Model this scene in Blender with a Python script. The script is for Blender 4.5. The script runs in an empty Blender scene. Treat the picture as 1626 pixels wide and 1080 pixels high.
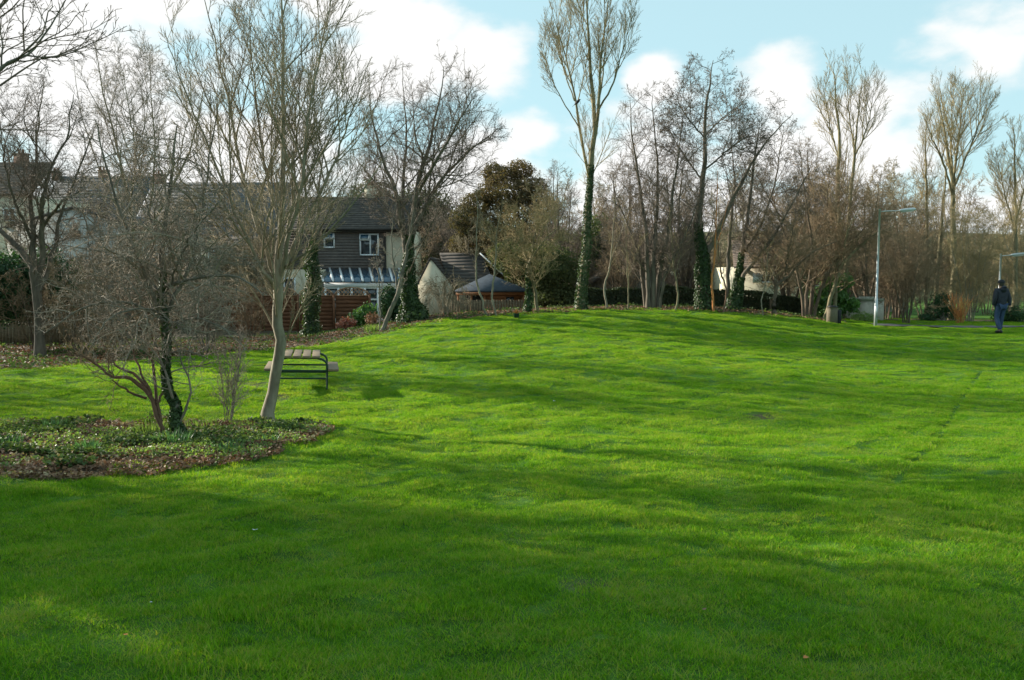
import bpy, bmesh, math, random
import numpy as np
from mathutils import Vector, Matrix

# ------------------------------------------------------------------ camera, sky, sun, exposure
scene = bpy.context.scene
COL = scene.collection
R = math.radians
F = 1300.0
PITCH = R(4.75)
CAMZ = 1.65
cam_d = bpy.data.cameras.new('camera'); cam = bpy.data.objects.new('camera', cam_d); COL.objects.link(cam)
cam_d.sensor_width = 36; cam_d.lens = F/1626*36; cam_d.clip_end = 3000; cam_d.clip_start = 0.05
cam.location = (0, 0, CAMZ); cam.rotation_euler = (R(90)-PITCH, 0, 0)
scene.camera = cam
scene.render.resolution_x = 1024; scene.render.resolution_y = 680
vs = scene.view_settings
vs.view_transform = 'Standard'; vs.look = 'None'; vs.gamma = 1; vs.use_curve_mapping = False
vs.exposure = 1.0

SUN_AZ = math.atan2(-0.89, 0.45)      # from +Y, clockwise positive towards +X
SUN_EL = R(19)
sun_dir = Vector((math.sin(SUN_AZ)*math.cos(SUN_EL), math.cos(SUN_AZ)*math.cos(SUN_EL), math.sin(SUN_EL)))
sd = bpy.data.lights.new('sun', 'SUN'); sun = bpy.data.objects.new('sun', sd); COL.objects.link(sun)
sd.energy = 5.0; sd.angle = R(0.53); sd.color = (1.0, 0.93, 0.80)
sun.rotation_euler = (-sun_dir).to_track_quat('-Z', 'Y').to_euler()

def pix(px, py, Y):
    """world point seen at photo pixel px,py at depth Y metres in front of the camera"""
    xr = (px-813)/F; yr = (540-py)/F
    dy = math.cos(PITCH) + yr*math.sin(PITCH)
    dz = -math.sin(PITCH) + yr*math.cos(PITCH)
    t = Y/dy
    return np.array([xr*t, Y, CAMZ+dz*t])

world = bpy.data.worlds.new('World'); scene.world = world; world.use_nodes = True
def build_world():
    nt = world.node_tree; N = nt.nodes; L = nt.links; N.clear()
    def n(t, **k):
        o = N.new(t)
        for a, b in k.items(): setattr(o, a, b)
        return o
    out = n('ShaderNodeOutputWorld'); bg = n('ShaderNodeBackground'); bg.inputs[1].default_value = 0.076
    sky = n('ShaderNodeTexSky', sky_type='NISHITA'); sky.sun_disc = False
    sky.sun_elevation = SUN_EL; sky.sun_rotation = SUN_AZ
    sky.air_density = 0.9; sky.dust_density = 0.5; sky.ozone_density = 1.0
    tc = n('ShaderNodeTexCoord')
    nz = n('ShaderNodeTexNoise'); nz.inputs['Scale'].default_value = 7.5; nz.inputs['Detail'].default_value = 8; nz.inputs['Roughness'].default_value = .52
    mp = n('ShaderNodeMapping'); mp.inputs['Scale'].default_value = (1, 1, 1.9)
    L.new(tc.outputs['Generated'], mp.inputs[0]); L.new(mp.outputs[0], nz.inputs['Vector'])
    blobs = [(60,60,330,260,1.0),(330,330,420,190,1.0),(640,70,160,110,1.0),(760,90,110,75,1.0),(560,20,120,60,.8),(850,215,55,45,.7),(690,320,300,110,.9),
             (1030,125,50,48,1.0),(1000,250,150,110,.8),(1245,150,75,82,1.0),(1350,210,140,80,.9),(1290,260,240,90,.9),(1480,42,50,34,.30),(1610,85,45,40,.28),
             (1480,260,110,60,.55),(1100,330,500,90,.85),(1600,330,260,70,.8)]
    acc = None
    for px, py, rx, ry, w in blobs:
        d = Vector(pix(px, py, 1.0)) - Vector((0, 0, CAMZ)); d.normalize()
        sub = n('ShaderNodeVectorMath', operation='SUBTRACT'); L.new(tc.outputs['Generated'], sub.inputs[0]); sub.inputs[1].default_value = d
        mul = n('ShaderNodeVectorMath', operation='MULTIPLY'); L.new(sub.outputs[0], mul.inputs[0]); mul.inputs[1].default_value = (F/rx, F/rx, F/ry)
        ln = n('ShaderNodeVectorMath', operation='LENGTH'); L.new(mul.outputs[0], ln.inputs[0])
        m = n('ShaderNodeMath', operation='MULTIPLY_ADD'); L.new(ln.outputs['Value'], m.inputs[0]); m.inputs[1].default_value = -w; m.inputs[2].default_value = w
        if acc is None: acc = m
        else:
            mx = n('ShaderNodeMath', operation='MAXIMUM'); L.new(acc.outputs[0], mx.inputs[0]); L.new(m.outputs[0], mx.inputs[1]); acc = mx
    # scattered cumulus over the rest of the dome
    n2 = n('ShaderNodeTexNoise'); n2.inputs['Scale'].default_value = 2.1; n2.inputs['Detail'].default_value = 6
    L.new(mp.outputs[0], n2.inputs['Vector'])
    m2 = n('ShaderNodeMath', operation='MULTIPLY_ADD'); L.new(n2.outputs[0], m2.inputs[0]); m2.inputs[1].default_value = 2.2; m2.inputs[2].default_value = -1.35
    mx = n('ShaderNodeMath', operation='MAXIMUM'); L.new(acc.outputs[0], mx.inputs[0]); L.new(m2.outputs[0], mx.inputs[1])
    nn = n('ShaderNodeMath', operation='MULTIPLY_ADD'); L.new(nz.outputs[0], nn.inputs[0]); nn.inputs[1].default_value = 2.1; nn.inputs[2].default_value = -1.08
    ad = n('ShaderNodeMath', operation='ADD'); L.new(mx.outputs[0], ad.inputs[0]); L.new(nn.outputs[0], ad.inputs[1])
    mr = n('ShaderNodeMapRange', interpolation_type='SMOOTHERSTEP'); L.new(ad.outputs[0], mr.inputs[0])
    mr.inputs[1].default_value = -0.05; mr.inputs[2].default_value = 0.55
    # slight pale veil in the blue
    veil = n('ShaderNodeMix', data_type='RGBA'); veil.inputs['Factor'].default_value = .72
    tint = n('ShaderNodeMix', data_type='RGBA', blend_type='MULTIPLY'); tint.inputs['Factor'].default_value = 1
    L.new(sky.outputs[0], tint.inputs['A']); tint.inputs['B'].default_value = (1.0, 1.18, 1.10, 1)
    L.new(tint.outputs['Result'], veil.inputs['A']); veil.inputs['B'].default_value = (4.3, 6.3, 6.7, 1)
    mix = n('ShaderNodeMix', data_type='RGBA')
    L.new(mr.outputs[0], mix.inputs['Factor']); L.new(veil.outputs['Result'], mix.inputs['A']); mix.inputs['B'].default_value = (6.9, 6.9, 6.8, 1)
    L.new(mix.outputs['Result'], bg.inputs[0]); L.new(bg.outputs[0], out.inputs[0])
build_world()

# ------------------------------------------------------------------ helpers
def tag(o, label=None, cat=None, group=None, kind=None):
    if label: o['label'] = label
    if cat: o['category'] = cat
    if group: o['group'] = group
    if kind: o['kind'] = kind
    return o
def empty(name, loc, label, cat, group=None, rz=0):
    o = bpy.data.objects.new(name, None); COL.objects.link(o); o.empty_display_size = .2
    o.location = loc; o.rotation_euler = (0, 0, rz)
    return tag(o, label, cat, group)

class Acc:
    """collects vertices and faces, builds one mesh"""
    def __init__(s): s.v = []; s.q = []; s.t = []; s.n = 0; s.qm = []; s.tm = []
    def add(s, v, q=None, t=None, mat=0):
        v = np.asarray(v, float).reshape(-1, 3); b = s.n; s.v.append(v); s.n += len(v)
        if q is not None and len(q):
            q = np.asarray(q, int).reshape(-1, 4)+b; s.q.append(q); s.qm.append(np.full(len(q), mat))
        if t is not None and len(t):
            t = np.asarray(t, int).reshape(-1, 3)+b; s.t.append(t); s.tm.append(np.full(len(t), mat))
        return b
    def box(s, x0, x1, y0, y1, z0, z1, mat=0):
        v = [(x, y, z) for z in (z0, z1) for y in (y0, y1) for x in (x0, x1)]
        s.add(v, [(0,2,3,1),(4,5,7,6),(0,1,5,4),(2,6,7,3),(0,4,6,2),(1,3,7,5)], mat=mat)
    def bar(s, a, b, w, h, up=(0,0,1), mat=0):
        a = np.array(a, float); b = np.array(b, float); d = b-a; d /= np.linalg.norm(d)
        u = np.cross(d, up); 
        if np.linalg.norm(u) < 1e-4: u = np.cross(d, (1, 0, 0))
        u /= np.linalg.norm(u); w2 = np.cross(u, d)
        v = [p+u*i*w/2+w2*j*h/2 for p in (a, b) for j in (-1, 1) for i in (-1, 1)]
        s.add(v, [(0,2,3,1),(4,5,7,6),(0,1,5,4),(2,6,7,3),(0,4,6,2),(1,3,7,5)], mat=mat)
    def prism(s, poly, y0, y1, mat=0):
        """polygon in x,z extruded from y0 to y1"""
        k = len(poly)
        v = [(x, y0, z) for x, z in poly]+[(x, y1, z) for x, z in poly]
        q = [(i, (i+1) % k, (i+1) % k+k, i+k) for i in range(k)]
        t = [(0, i+1, i) for i in range(1, k-1)]+[(k, k+i, k+i+1) for i in range(1, k-1)]
        s.add(v, q, t, mat)
    def tubes(s, P, Rd, sides, mat=0, cap=False):
        """P (n,k,3) paths, Rd (n,k) radii"""
        P = np.asarray(P, float); Rd = np.asarray(Rd, float); n, k, _ = P.shape
        if n == 0: return
        T = np.gradient(P, axis=1) if k > 2 else np.repeat((P[:, 1:]-P[:, :-1]), 2, axis=1)
        T /= np.linalg.norm(T, axis=2, keepdims=True)+1e-9
        m = T.mean(axis=1); ref = np.where(np.abs(m[:, 2:3]) > .75, np.array([[1., .1, 0]]), np.array([[0, 0, 1.]]))
        U = np.cross(T, ref[:, None, :]); U /= np.linalg.norm(U, axis=2, keepdims=True)+1e-9
        V = np.cross(T, U)
        a = np.arange(sides)*2*np.pi/sides
        ring = P[:, :, None, :]+Rd[:, :, None, None]*(np.cos(a)[None, None, :, None]*U[:, :, None, :]+np.sin(a)[None, None, :, None]*V[:, :, None, :])
        idx = np.arange(n*k*sides).reshape(n, k, sides)
        A = idx[:, :-1, :]; B = np.roll(A, -1, axis=2); C = idx[:, 1:, :]; D = np.roll(C, -1, axis=2)
        s.add(ring.reshape(-1, 3), np.stack([A, C, D, B], -1).reshape(-1, 4), mat=mat)
        if cap:
            for e in (0, -1):
                c = s.add(P[:, e]); 
                base = c-n*k*sides if e == 0 else c-n*k*sides-n
                i = idx[:, e]; j = np.roll(i, -1, axis=1)
                cc = np.repeat(np.arange(n)[:, None], sides, 1)
                t = np.stack([i+base-0, j+base, cc+c], -1).reshape(-1, 3)
                s.t.append(t); s.tm.append(np.full(len(t), mat))
    def cones(s, A, B, r, mat=0):
        """thin three-sided spikes from A to B"""
        A = np.asarray(A); B = np.asarray(B); n = len(A)
        if n == 0: return
        T = B-A; T /= np.linalg.norm(T, axis=1, keepdims=True)+1e-9
        ref = np.where(np.abs(T[:, 2:3]) > .75, np.array([[1., .1, 0]]), np.array([[0, 0, 1.]]))
        U = np.cross(T, ref); U /= np.linalg.norm(U, axis=1, keepdims=True)+1e-9; V = np.cross(T, U)
        vs_ = [A+r[:, None]*(math.cos(a)*U+math.sin(a)*V) for a in (0, 2.094, 4.189)]+[B]
        v = np.stack(vs_, 1).reshape(-1, 3); i = np.arange(n)[:, None]*4
        t = np.concatenate([i+np.array([[0, 1, 3]]), i+np.array([[1, 2, 3]]), i+np.array([[2, 0, 3]])])
        s.add(v, None, t, mat)
    def leaves(s, P, Nn, size, rng, mat=0, aspect=1.0, fold=.25):
        """small folded leaf shapes (4 triangles) at P facing Nn"""
        P = np.asarray(P); n = len(P)
        if n == 0: return
        Nn = Nn/(np.linalg.norm(Nn, axis=1, keepdims=True)+1e-9)
        rv = rng.normal(size=(n, 3)); U = np.cross(Nn, rv); U /= np.linalg.norm(U, axis=1, keepdims=True)+1e-9
        V = np.cross(Nn, U); sz = size*rng.uniform(.65, 1.35, n)[:, None]
        a = P-U*sz*.5; b = P+U*sz*.62; c = P+V*sz*.42*aspect+Nn*sz*fold-U*sz*.1; d = P-V*sz*.42*aspect+Nn*sz*fold-U*sz*.1
        v = np.stack([a, b, c, d], 1).reshape(-1, 3); i = np.arange(n)[:, None]*4
        s.add(v, None, np.concatenate([i+np.array([[0, 1, 2]]), i+np.array([[0, 3, 1]])]), mat)
    def build(s, name, mats, parent=None, smooth=False, link=True):
        me = bpy.data.meshes.new(name)
        v = np.concatenate(s.v) if s.v else np.zeros((0, 3))
        q = np.concatenate(s.q) if s.q else np.zeros((0, 4), int); t = np.concatenate(s.t) if s.t else np.zeros((0, 3), int)
        me.vertices.add(len(v)); me.vertices.foreach_set('co', v.astype(np.float32).ravel())
        li = np.concatenate([q.ravel(), t.ravel()]).astype(np.int32)
        me.loops.add(len(li)); me.loops.foreach_set('vertex_index', li)
        st = np.concatenate([np.arange(len(q))*4, len(q)*4+np.arange(len(t))*3]).astype(np.int32)
        me.polygons.add(len(st)); me.polygons.foreach_set('loop_start', st)
        mi = np.concatenate([np.concatenate(s.qm) if s.qm else np.zeros(0), np.concatenate(s.tm) if s.tm else np.zeros(0)]).astype(np.int32)
        me.polygons.foreach_set('material_index', mi)
        if smooth: me.polygons.foreach_set('use_smooth', np.ones(len(st), bool))
        me.update(calc_edges=True)
        for m in (mats if isinstance(mats, (list, tuple)) else [mats]): me.materials.append(m)
        o = bpy.data.objects.new(name, me)
        if link: COL.objects.link(o)
        if parent: o.parent = parent
        return o
def bevel(o, w, seg=2):
    m = o.modifiers.new('bevel', 'BEVEL'); m.width = w; m.segments = seg; m.limit_method = 'ANGLE'
    return o

def children_of(o): return [c for c in ALLKIDS.get(o.name, [])]
def copy_tree(o, parent=None):
    c = o.copy(); COL.objects.link(c); c.parent = parent
    for ch in list(o.children): copy_tree(ch, c)
    return c

# value noise
def vnoise(x, y, seed=0):
    xi = np.floor(x).astype(np.int64); yi = np.floor(y).astype(np.int64); fx = x-xi; fy = y-yi
    fx = fx*fx*(3-2*fx); fy = fy*fy*(3-2*fy)
    def h(a, b):
        k = (a*374761393+b*668265263+seed*1442695041) & 0xffffffff
        k = ((k ^ (k >> 13))*1274126177) & 0xffffffff
        return ((k ^ (k >> 16)) & 0xffff)/65535.0
    return (h(xi, yi)*(1-fx)+h(xi+1, yi)*fx)*(1-fy)+(h(xi, yi+1)*(1-fx)+h(xi+1, yi+1)*fx)*fy
def fbm(x, y, seed=0, oct=3):
    r = 0; a = .5
    for i in range(oct): r = r+a*vnoise(x*2**i+7.3*i, y*2**i+3.1*i, seed+i); a *= .5
    return r

# ------------------------------------------------------------------ terrain height
ctrl_px = [(290,700,12.1),(425,670,13.6),(515,622,17.5),(80,700,12.0),(100,590,19.3),(500,552,28.5),(380,528,39),(585,528,38),(250,548,29),(0,560,26),
           (655,503,30),(603,530,28),(780,502,29.5),(845,497,30.5),(925,490,31),(1035,490,32),(1117,490,32),(1160,492,32),(1230,497,32),(1290,508,32),
           (1390,522,31),(1587,527,27),(1587,516,34),(1500,516,34),(1500,600,19),(1500,700,12.0),(900,640,15.6),(900,560,22),(1500,560,23),(1150,560,22.5),(1150,640,15.8),
           (700,560,22.5),(700,640,15.8),(813,900,5.85),(813,1000,4.25),(200,900,5.9),(1450,900,5.9),(1450,760,9.3),(813,760,9.3),(200,780,8.9),(813,1080,3.35),(1000,525,26.5),(1250,535,26.5)]
ctrl = [pix(*c) for c in ctrl_px]
ctrl += [np.array(p) for p in [(0,0,0),(-8,-3,.1),(8,-3,.1),(0,-25,1.0),(-30,-20,1),(30,-20,1),(-40,12,-.9),(45,10,-.6),(-40,40,-1.2),(-12,60,-1.3),(10,46,-.9),(30,50,-1.0),(60,40,-1),
          (0,100,-1.2),(80,100,-1.2),(-80,100,-.6),(-30,20,-.9),(22,3,-.1),(-20,3,-.1)]]
ctrl = np.array(ctrl)
def _tps():
    X = ctrl[:, :2]; n = len(X)
    d = np.linalg.norm(X[:, None]-X[None], axis=2); K = np.where(d > 0, d*d*np.log(d+1e-9), 0)+np.eye(n)*6.0
    A = np.zeros((n+3, n+3)); A[:n, :n] = K; A[:n, n] = 1; A[:n, n+1:] = X; A[n, :n] = 1; A[n+1:, :n] = X.T
    return np.linalg.solve(A, np.concatenate([ctrl[:, 2], np.zeros(3)]))
TPS = _tps()
def gz(x, y, bumps=True):
    x = np.asarray(x, float); y = np.asarray(y, float); sh = np.broadcast(x, y).shape
    xf = np.broadcast_to(x, sh).ravel(); yf = np.broadcast_to(y, sh).ravel()
    out = np.full(len(xf), -1.2)
    dist = np.hypot(xf, yf-15)
    m = dist < 125
    if m.any():
        xx = xf[m]; yy = yf[m]; z = TPS[-3]+TPS[-2]*xx+TPS[-1]*yy
        for i in range(len(ctrl)):
            d2 = (xx-ctrl[i, 0])**2+(yy-ctrl[i, 1])**2
            z = z+TPS[i]*.5*d2*np.log(d2+1e-12)
        w = np.clip((dist[m]-55)/60, 0, 1); w = w*w*(3-2*w)
        out[m] = z*(1-w)-1.2*w
    # far hillside rising behind the houses
    h = np.clip((yf-95)/160, 0, 1); h = h*h*(3-2*h)
    out += h*(11+9*vnoise(xf/90+3, yf/140, 5))
    if bumps:
        b = (fbm(xf*.9, yf*1.2, 11, 3)-.45)*.09+(vnoise(xf*2.1, yf*2.6, 17)-.5)*.055+(vnoise(xf*4.2, yf*4.9, 21)-.5)*.035
        out += b*np.clip(1.4-dist/60, 0, 1)
    return out.reshape(sh)
def g1(x, y): return float(gz(np.array([x]), np.array([y]))[0])
def on_ground(px, Y):
    x = (px-813)/F*Y/math.cos(PITCH)*1.0
    # depth along the optical axis differs little from Y; use exact ray at the ground height by two steps
    for _ in range(3):
        z = g1(x, Y); t = (Y*math.cos(PITCH)+(CAMZ-z)*math.sin(PITCH)); x = (px-813)/F*t
    return Vector((x, Y, g1(x, Y)))

# ------------------------------------------------------------------ materials
MATS = {}
def newmat(name):
    m = bpy.data.materials.new(name); m.use_nodes = True; nt = m.node_tree
    b = nt.nodes['Principled BSDF']; MATS[name] = m
    return m, nt, b
def pmat(name, c1, c2=None, scale=6, rough=.8, bump=.0, metal=0, stretch=(1,1,1), spec=.3, detail=5, c3=None, coord='Object'):
    m, nt, b = newmat(name); N = nt.nodes; L = nt.links
    b.inputs['Roughness'].default_value = rough; b.inputs['Metallic'].default_value = metal
    b.inputs['Specular IOR Level'].default_value = spec
    c2 = c2 or tuple(x*.7 for x in c1)
    tc = N.new('ShaderNodeTexCoord'); mp = N.new('ShaderNodeMapping'); mp.inputs['Scale'].default_value = stretch
    nz = N.new('ShaderNodeTexNoise'); nz.inputs['Scale'].default_value = scale; nz.inputs['Detail'].default_value = detail; nz.inputs['Roughness'].default_value = .6
    L.new(tc.outputs[coord], mp.inputs[0]); L.new(mp.outputs[0], nz.inputs['Vector'])
    cr = N.new('ShaderNodeValToRGB'); e = cr.color_ramp.elements
    e[0].position = .33; e[0].color = (*c2, 1); e[1].position = .66; e[1].color = (*c1, 1)
    if c3:
        k = cr.color_ramp.elements.new(.8); k.color = (*c3, 1)
    L.new(nz.outputs[0], cr.inputs[0]); L.new(cr.outputs[0], b.inputs['Base Color'])
    if bump:
        bp = N.new('ShaderNodeBump'); bp.inputs['Strength'].default_value = bump; bp.inputs['Distance'].default_value = .02
        L.new(nz.outputs[0], bp.inputs['Height']); L.new(bp.outputs[0], b.inputs['Normal'])
    return m
def leafmat(name, c1, c2, trans=.35, scale=2.5, rough=.5, tcol=None, spec=.4):
    """leaf: reflecting and letting light through"""
    m, nt, b = newmat(name); N = nt.nodes; L = nt.links
    b.inputs['Roughness'].default_value = rough; b.inputs['Specular IOR Level'].default_value = spec
    geo = N.new('ShaderNodeNewGeometry'); nz = N.new('ShaderNodeTexNoise'); nz.inputs['Scale'].default_value = scale; nz.inputs['Detail'].default_value = 4
    L.new(geo.outputs['Position'], nz.inputs['Vector'])
    ad = N.new('ShaderNodeMath'); ad.operation = 'MULTIPLY_ADD'; L.new(geo.outputs['Random Per Island'], ad.inputs[0]); ad.inputs[1].default_value = .5
    L.new(nz.outputs[0], ad.inputs[2])
    mr = N.new('ShaderNodeMapRange'); L.new(ad.outputs[0], mr.inputs[0]); mr.inputs[1].default_value = .4; mr.inputs[2].default_value = 1.1
    mx = N.new('ShaderNodeMix'); mx.data_type = 'RGBA'; L.new(mr.outputs[0], mx.inputs['Factor']); mx.inputs['A'].default_value = (*c2, 1); mx.inputs['B'].default_value = (*c1, 1)
    L.new(mx.outputs['Result'], b.inputs['Base Color'])
    tr = N.new('ShaderNodeBsdfTranslucent'); t = N.new('ShaderNodeMix'); t.data_type = 'RGBA'; t.blend_type = 'MULTIPLY'; t.inputs['Factor'].default_value = 1
    L.new(mx.outputs['Result'], t.inputs['A']); t.inputs['B'].default_value = (*(tcol or (1.5, 1.6, .7)), 1)
    L.new(t.outputs['Result'], tr.inputs[0])
    ms = N.new('ShaderNodeMixShader'); ms.inputs[0].default_value = trans
    L.new(b.outputs[0], ms.inputs[1]); L.new(tr.outputs[0], ms.inputs[2]); L.new(ms.outputs[0], N['Material Output'].inputs[0])
    return m

bark_dark = pmat('bark_dark', (.175,.145,.11), (.075,.063,.05), 9, .9, .5, stretch=(1,1,.25), c3=(.19,.17,.12))
bark_grey = pmat('bark_grey', (.21,.185,.145), (.09,.078,.06), 9, .9, .5, stretch=(1,1,.25), c3=(.30,.27,.2))
bark_pale = pmat('bark_pale', (.30,.265,.19), (.15,.125,.085), 7, .85, .5, stretch=(1,1,.35), c3=(.42,.38,.30))
bark_olive = pmat('bark_olive', (.25,.215,.12), (.11,.092,.055), 8, .85, .4, stretch=(1,1,.3), c3=(.34,.30,.18))
bark_red = pmat('bark_red', (.21,.12,.075), (.09,.055,.04), 8, .85, .4, stretch=(1,1,.3))
bark_brown = pmat('bark_brown', (.185,.14,.095), (.075,.057,.042), 8, .9, .4, stretch=(1,1,.3))
bark_orange = pmat('bark_orange', (.60,.24,.07), (.38,.15,.06), 8, .8, .3)
twig_dark = pmat('twig_dark', (.20,.155,.115), (.10,.08,.063), 1.2, .85)
twig_grey = pmat('twig_grey', (.34,.285,.215), (.14,.115,.09), 1.2, .85)
twig_pale = pmat('twig_pale', (.31,.255,.155), (.16,.13,.085), 1.0, .85)
twig_olive = pmat('twig_olive', (.36,.28,.14), (.21,.165,.085), 1.0, .85)
twig_brown = pmat('twig_brown', (.28,.20,.115), (.14,.10,.062), .9, .85)
ivy_m = leafmat('ivy_leaf', (.07,.115,.035), (.022,.045,.016), .2, 3.0, .45, spec=.35)
ivy_ground_m = leafmat('ivy_ground_leaf', (.12,.17,.055), (.035,.065,.025), .25, 2.0, .65, spec=.15)
laurel_m = leafmat('laurel_leaf', (.055,.12,.045), (.02,.045,.02), .2, 1.2, .5, spec=.25)
conifer_m = leafmat('conifer_needle', (.19,.125,.07), (.06,.062,.038), .3, .5, .8, spec=.15)
pine_m = leafmat('pine_needle', (.13,.145,.065), (.045,.065,.03), .25, .6, .8, spec=.15)
hedge_m = leafmat('hedge_leaf', (.075,.095,.035), (.022,.03,.014), .15, 1.5, .6)
bush_m = leafmat('bush_leaf', (.14,.26,.06), (.045,.10,.03), .35, 1.5, .45)
redleaf_m = leafmat('red_leaf', (.42,.10,.07), (.25,.20,.12), .25, 3, .5, tcol=(1.4,.9,.7))
bladed_m = leafmat('daffodil_leaf', (.10,.21,.085), (.05,.12,.055), .3, 3, .45)
herb_m = leafmat('herb_leaf', (.22,.31,.08), (.10,.16,.045), .35, 2.5, .5)
pale_leaf_m = leafmat('pale_dry_leaf', (.50,.40,.24), (.26,.19,.11), .2, 4, .7)
brownleaf_m = leafmat('dead_leaf', (.33,.19,.10), (.13,.075,.045), .15, 4, .7, tcol=(1.2,1,.8))
# ------------------------------------------------------------------ bare trees
def norm(a): return a/(np.linalg.norm(a, axis=-1, keepdims=True)+1e-9)
def grow(P0, D0, L, R0, k, rng, wander, up, tip=.3):
    n = len(P0); P = np.zeros((n, k+1, 3)); P[:, 0] = P0; d = norm(D0)
    st = (L/k)[:, None]
    for i in range(k):
        d = norm(d+rng.normal(0, wander, (n, 3))+np.array([0, 0, up]))
        P[:, i+1] = P[:, i]+d*st
    f = np.linspace(1, tip, k+1)[None]
    return P, R0[:, None]*f
def sprout(P, Rd, m, t0, t1, ang, angv, rng, spread=None):
    """m starts on every path; returns parent index, position, direction, radius, t"""
    n, k1, _ = P.shape; k = k1-1
    t = t0+(t1-t0)*(np.arange(m)[None]+rng.uniform(0, 1, (n, m)))/m
    s = np.clip(t*k, 0, k-1e-4); i = s.astype(int); f = (s-i)[..., None]
    pi = np.repeat(np.arange(n)[:, None], m, 1)
    A = P[pi, i]; B = P[pi, i+1]; pos = A*(1-f)+B*f; T = norm(B-A)
    r = Rd[pi, i]*(1-f[..., 0])+Rd[pi, i+1]*f[..., 0]
    az = (np.arange(m)[None]*2.4+rng.uniform(0, 6.28, (n, 1))+rng.normal(0, .5, (n, m)))
    ref = np.where(np.abs(T[..., 2:3]) > .9, np.array([1., 0, 0]), np.array([0, 0, 1.]))
    U = norm(np.cross(T, ref)); V = np.cross(T, U)
    a = (R(1)*(ang+rng.normal(0, angv, (n, m))))[..., None]
    D = np.cos(a)*T+np.sin(a)*(np.cos(az)[..., None]*U+np.sin(az)[..., None]*V)
    return pi.ravel(), pos.reshape(-1, 3), D.reshape(-1, 3), r.ravel(), t.ravel()
def clip_env(pos, D, L, env, rng):
    if env is None: return L
    c, r = env; p = (pos-c)/r; d = norm(D)/r
    a = (d*d).sum(1); b = 2*(p*d).sum(1); cc = (p*p).sum(1)-1
    disc = b*b-4*a*cc; tt = np.where(disc > 0, (-b+np.sqrt(np.maximum(disc, 0)))/(2*a), 0.0)
    tt = np.where(tt > 0, tt, 0.12)
    return np.minimum(L, tt*rng.uniform(.62, 1.28, len(L)))
def smooth_line(pts, rad, k, rng, wob):
    pts = np.array(pts, float); rad = np.array(rad, float); n = len(pts)
    s = np.linspace(0, n-1, k+1); out = np.zeros((k+1, 3)); rr = np.interp(s, np.arange(n), rad)
    for j, u in enumerate(s):
        i = min(int(u), n-2); f = u-i
        p0 = pts[max(i-1, 0)]; p1 = pts[i]; p2 = pts[i+1]; p3 = pts[min(i+2, n-1)]
        out[j] = .5*((2*p1)+(-p0+p2)*f+(2*p0-5*p1+4*p2-p3)*f*f+(-p0+3*p1-3*p2+p3)*f**3)
    w = rng.normal(0, wob, (k+1, 3)); w[0] = 0; w[:, 2] *= .3
    return out+w, rr
TREES = {}
def tree(name, cat, label, Y, base, stems, levels, env=None, mats=(None, None), seed=1, group=None, ivy=None, ivy_n=0, cones=0, first=12,
         twig_r=.0046, t0=.25, sidesten=8, ivy_size=.075, ivy_edge=1.6, lk=.0085, trs=None, rs=.84, limbname='limb'):
    """stems: list of [(px,py,dY,r),...] in the photograph; first is the trunk. levels: list of dicts"""
    rng = np.random.default_rng(seed)
    b = on_ground(base, Y); o = np.array(b)
    root = empty(name, b, label, cat, group)
    bark, tw = mats
    allP = []; allR = []; kk = 18
    for si, st in enumerate(stems):
        pts = [pix(p[0], p[1], Y+p[2])-o for p in st]; rad = [p[3]*(trs if trs and si == 0 else rs)*(.8+.2*min(1, p[3]/.1) if si else 1) for p in st]
        if si == 0 or st[0][1] >= 470 and abs(pts[0][2]) < .45: pts[0][2] = min(-.04, pts[0][2])
        P, rr = smooth_line(pts, rad, kk, rng, .012+.12*np.mean(rad))
        if si == 0: rr[0] *= 1.35; rr[1] *= 1.08
        allP.append(P); allR.append(rr)
        a = Acc(); a.tubes(P[None], rr[None], sidesten); a.build('trunk' if si == 0 else limbname, bark, root, True)
    P = np.array(allP); Rd = np.array(allR)
    tw_acc = Acc(); E = None
    if env: E = (pix(env[0], env[1], Y+(env[5] if len(env) > 5 else 0))-o, np.array([env[2]/F*Y, (env[4] if len(env) > 4 else env[2])/F*Y, env[3]/F*Y]))
    lens = np.linalg.norm(P[:, -1]-P[:, 0], axis=1)
    tips = grow_levels(tw_acc, P, Rd, lens, levels, E, rng, twig_r, lk)
    if cones and len(tips):
        idx = rng.choice(len(tips), min(cones, len(tips)), replace=False); q = tips[idx]
        c = Acc(); 
        for s_ in ((0, 0, -.012),):
            c.leaves(q+np.array(s_), rng.normal(size=(len(q), 3)), .038, rng, fold=.5)
        c.build('seed_cones', twig_dark, root)
    tw_acc.build('crown', tw, root)
    if ivy:
        add_ivy(root, allP, allR, ivy, ivy_n, rng, ivy_size, eg=ivy_edge)
    TREES[name+str(seed)] = root
    return root
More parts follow.
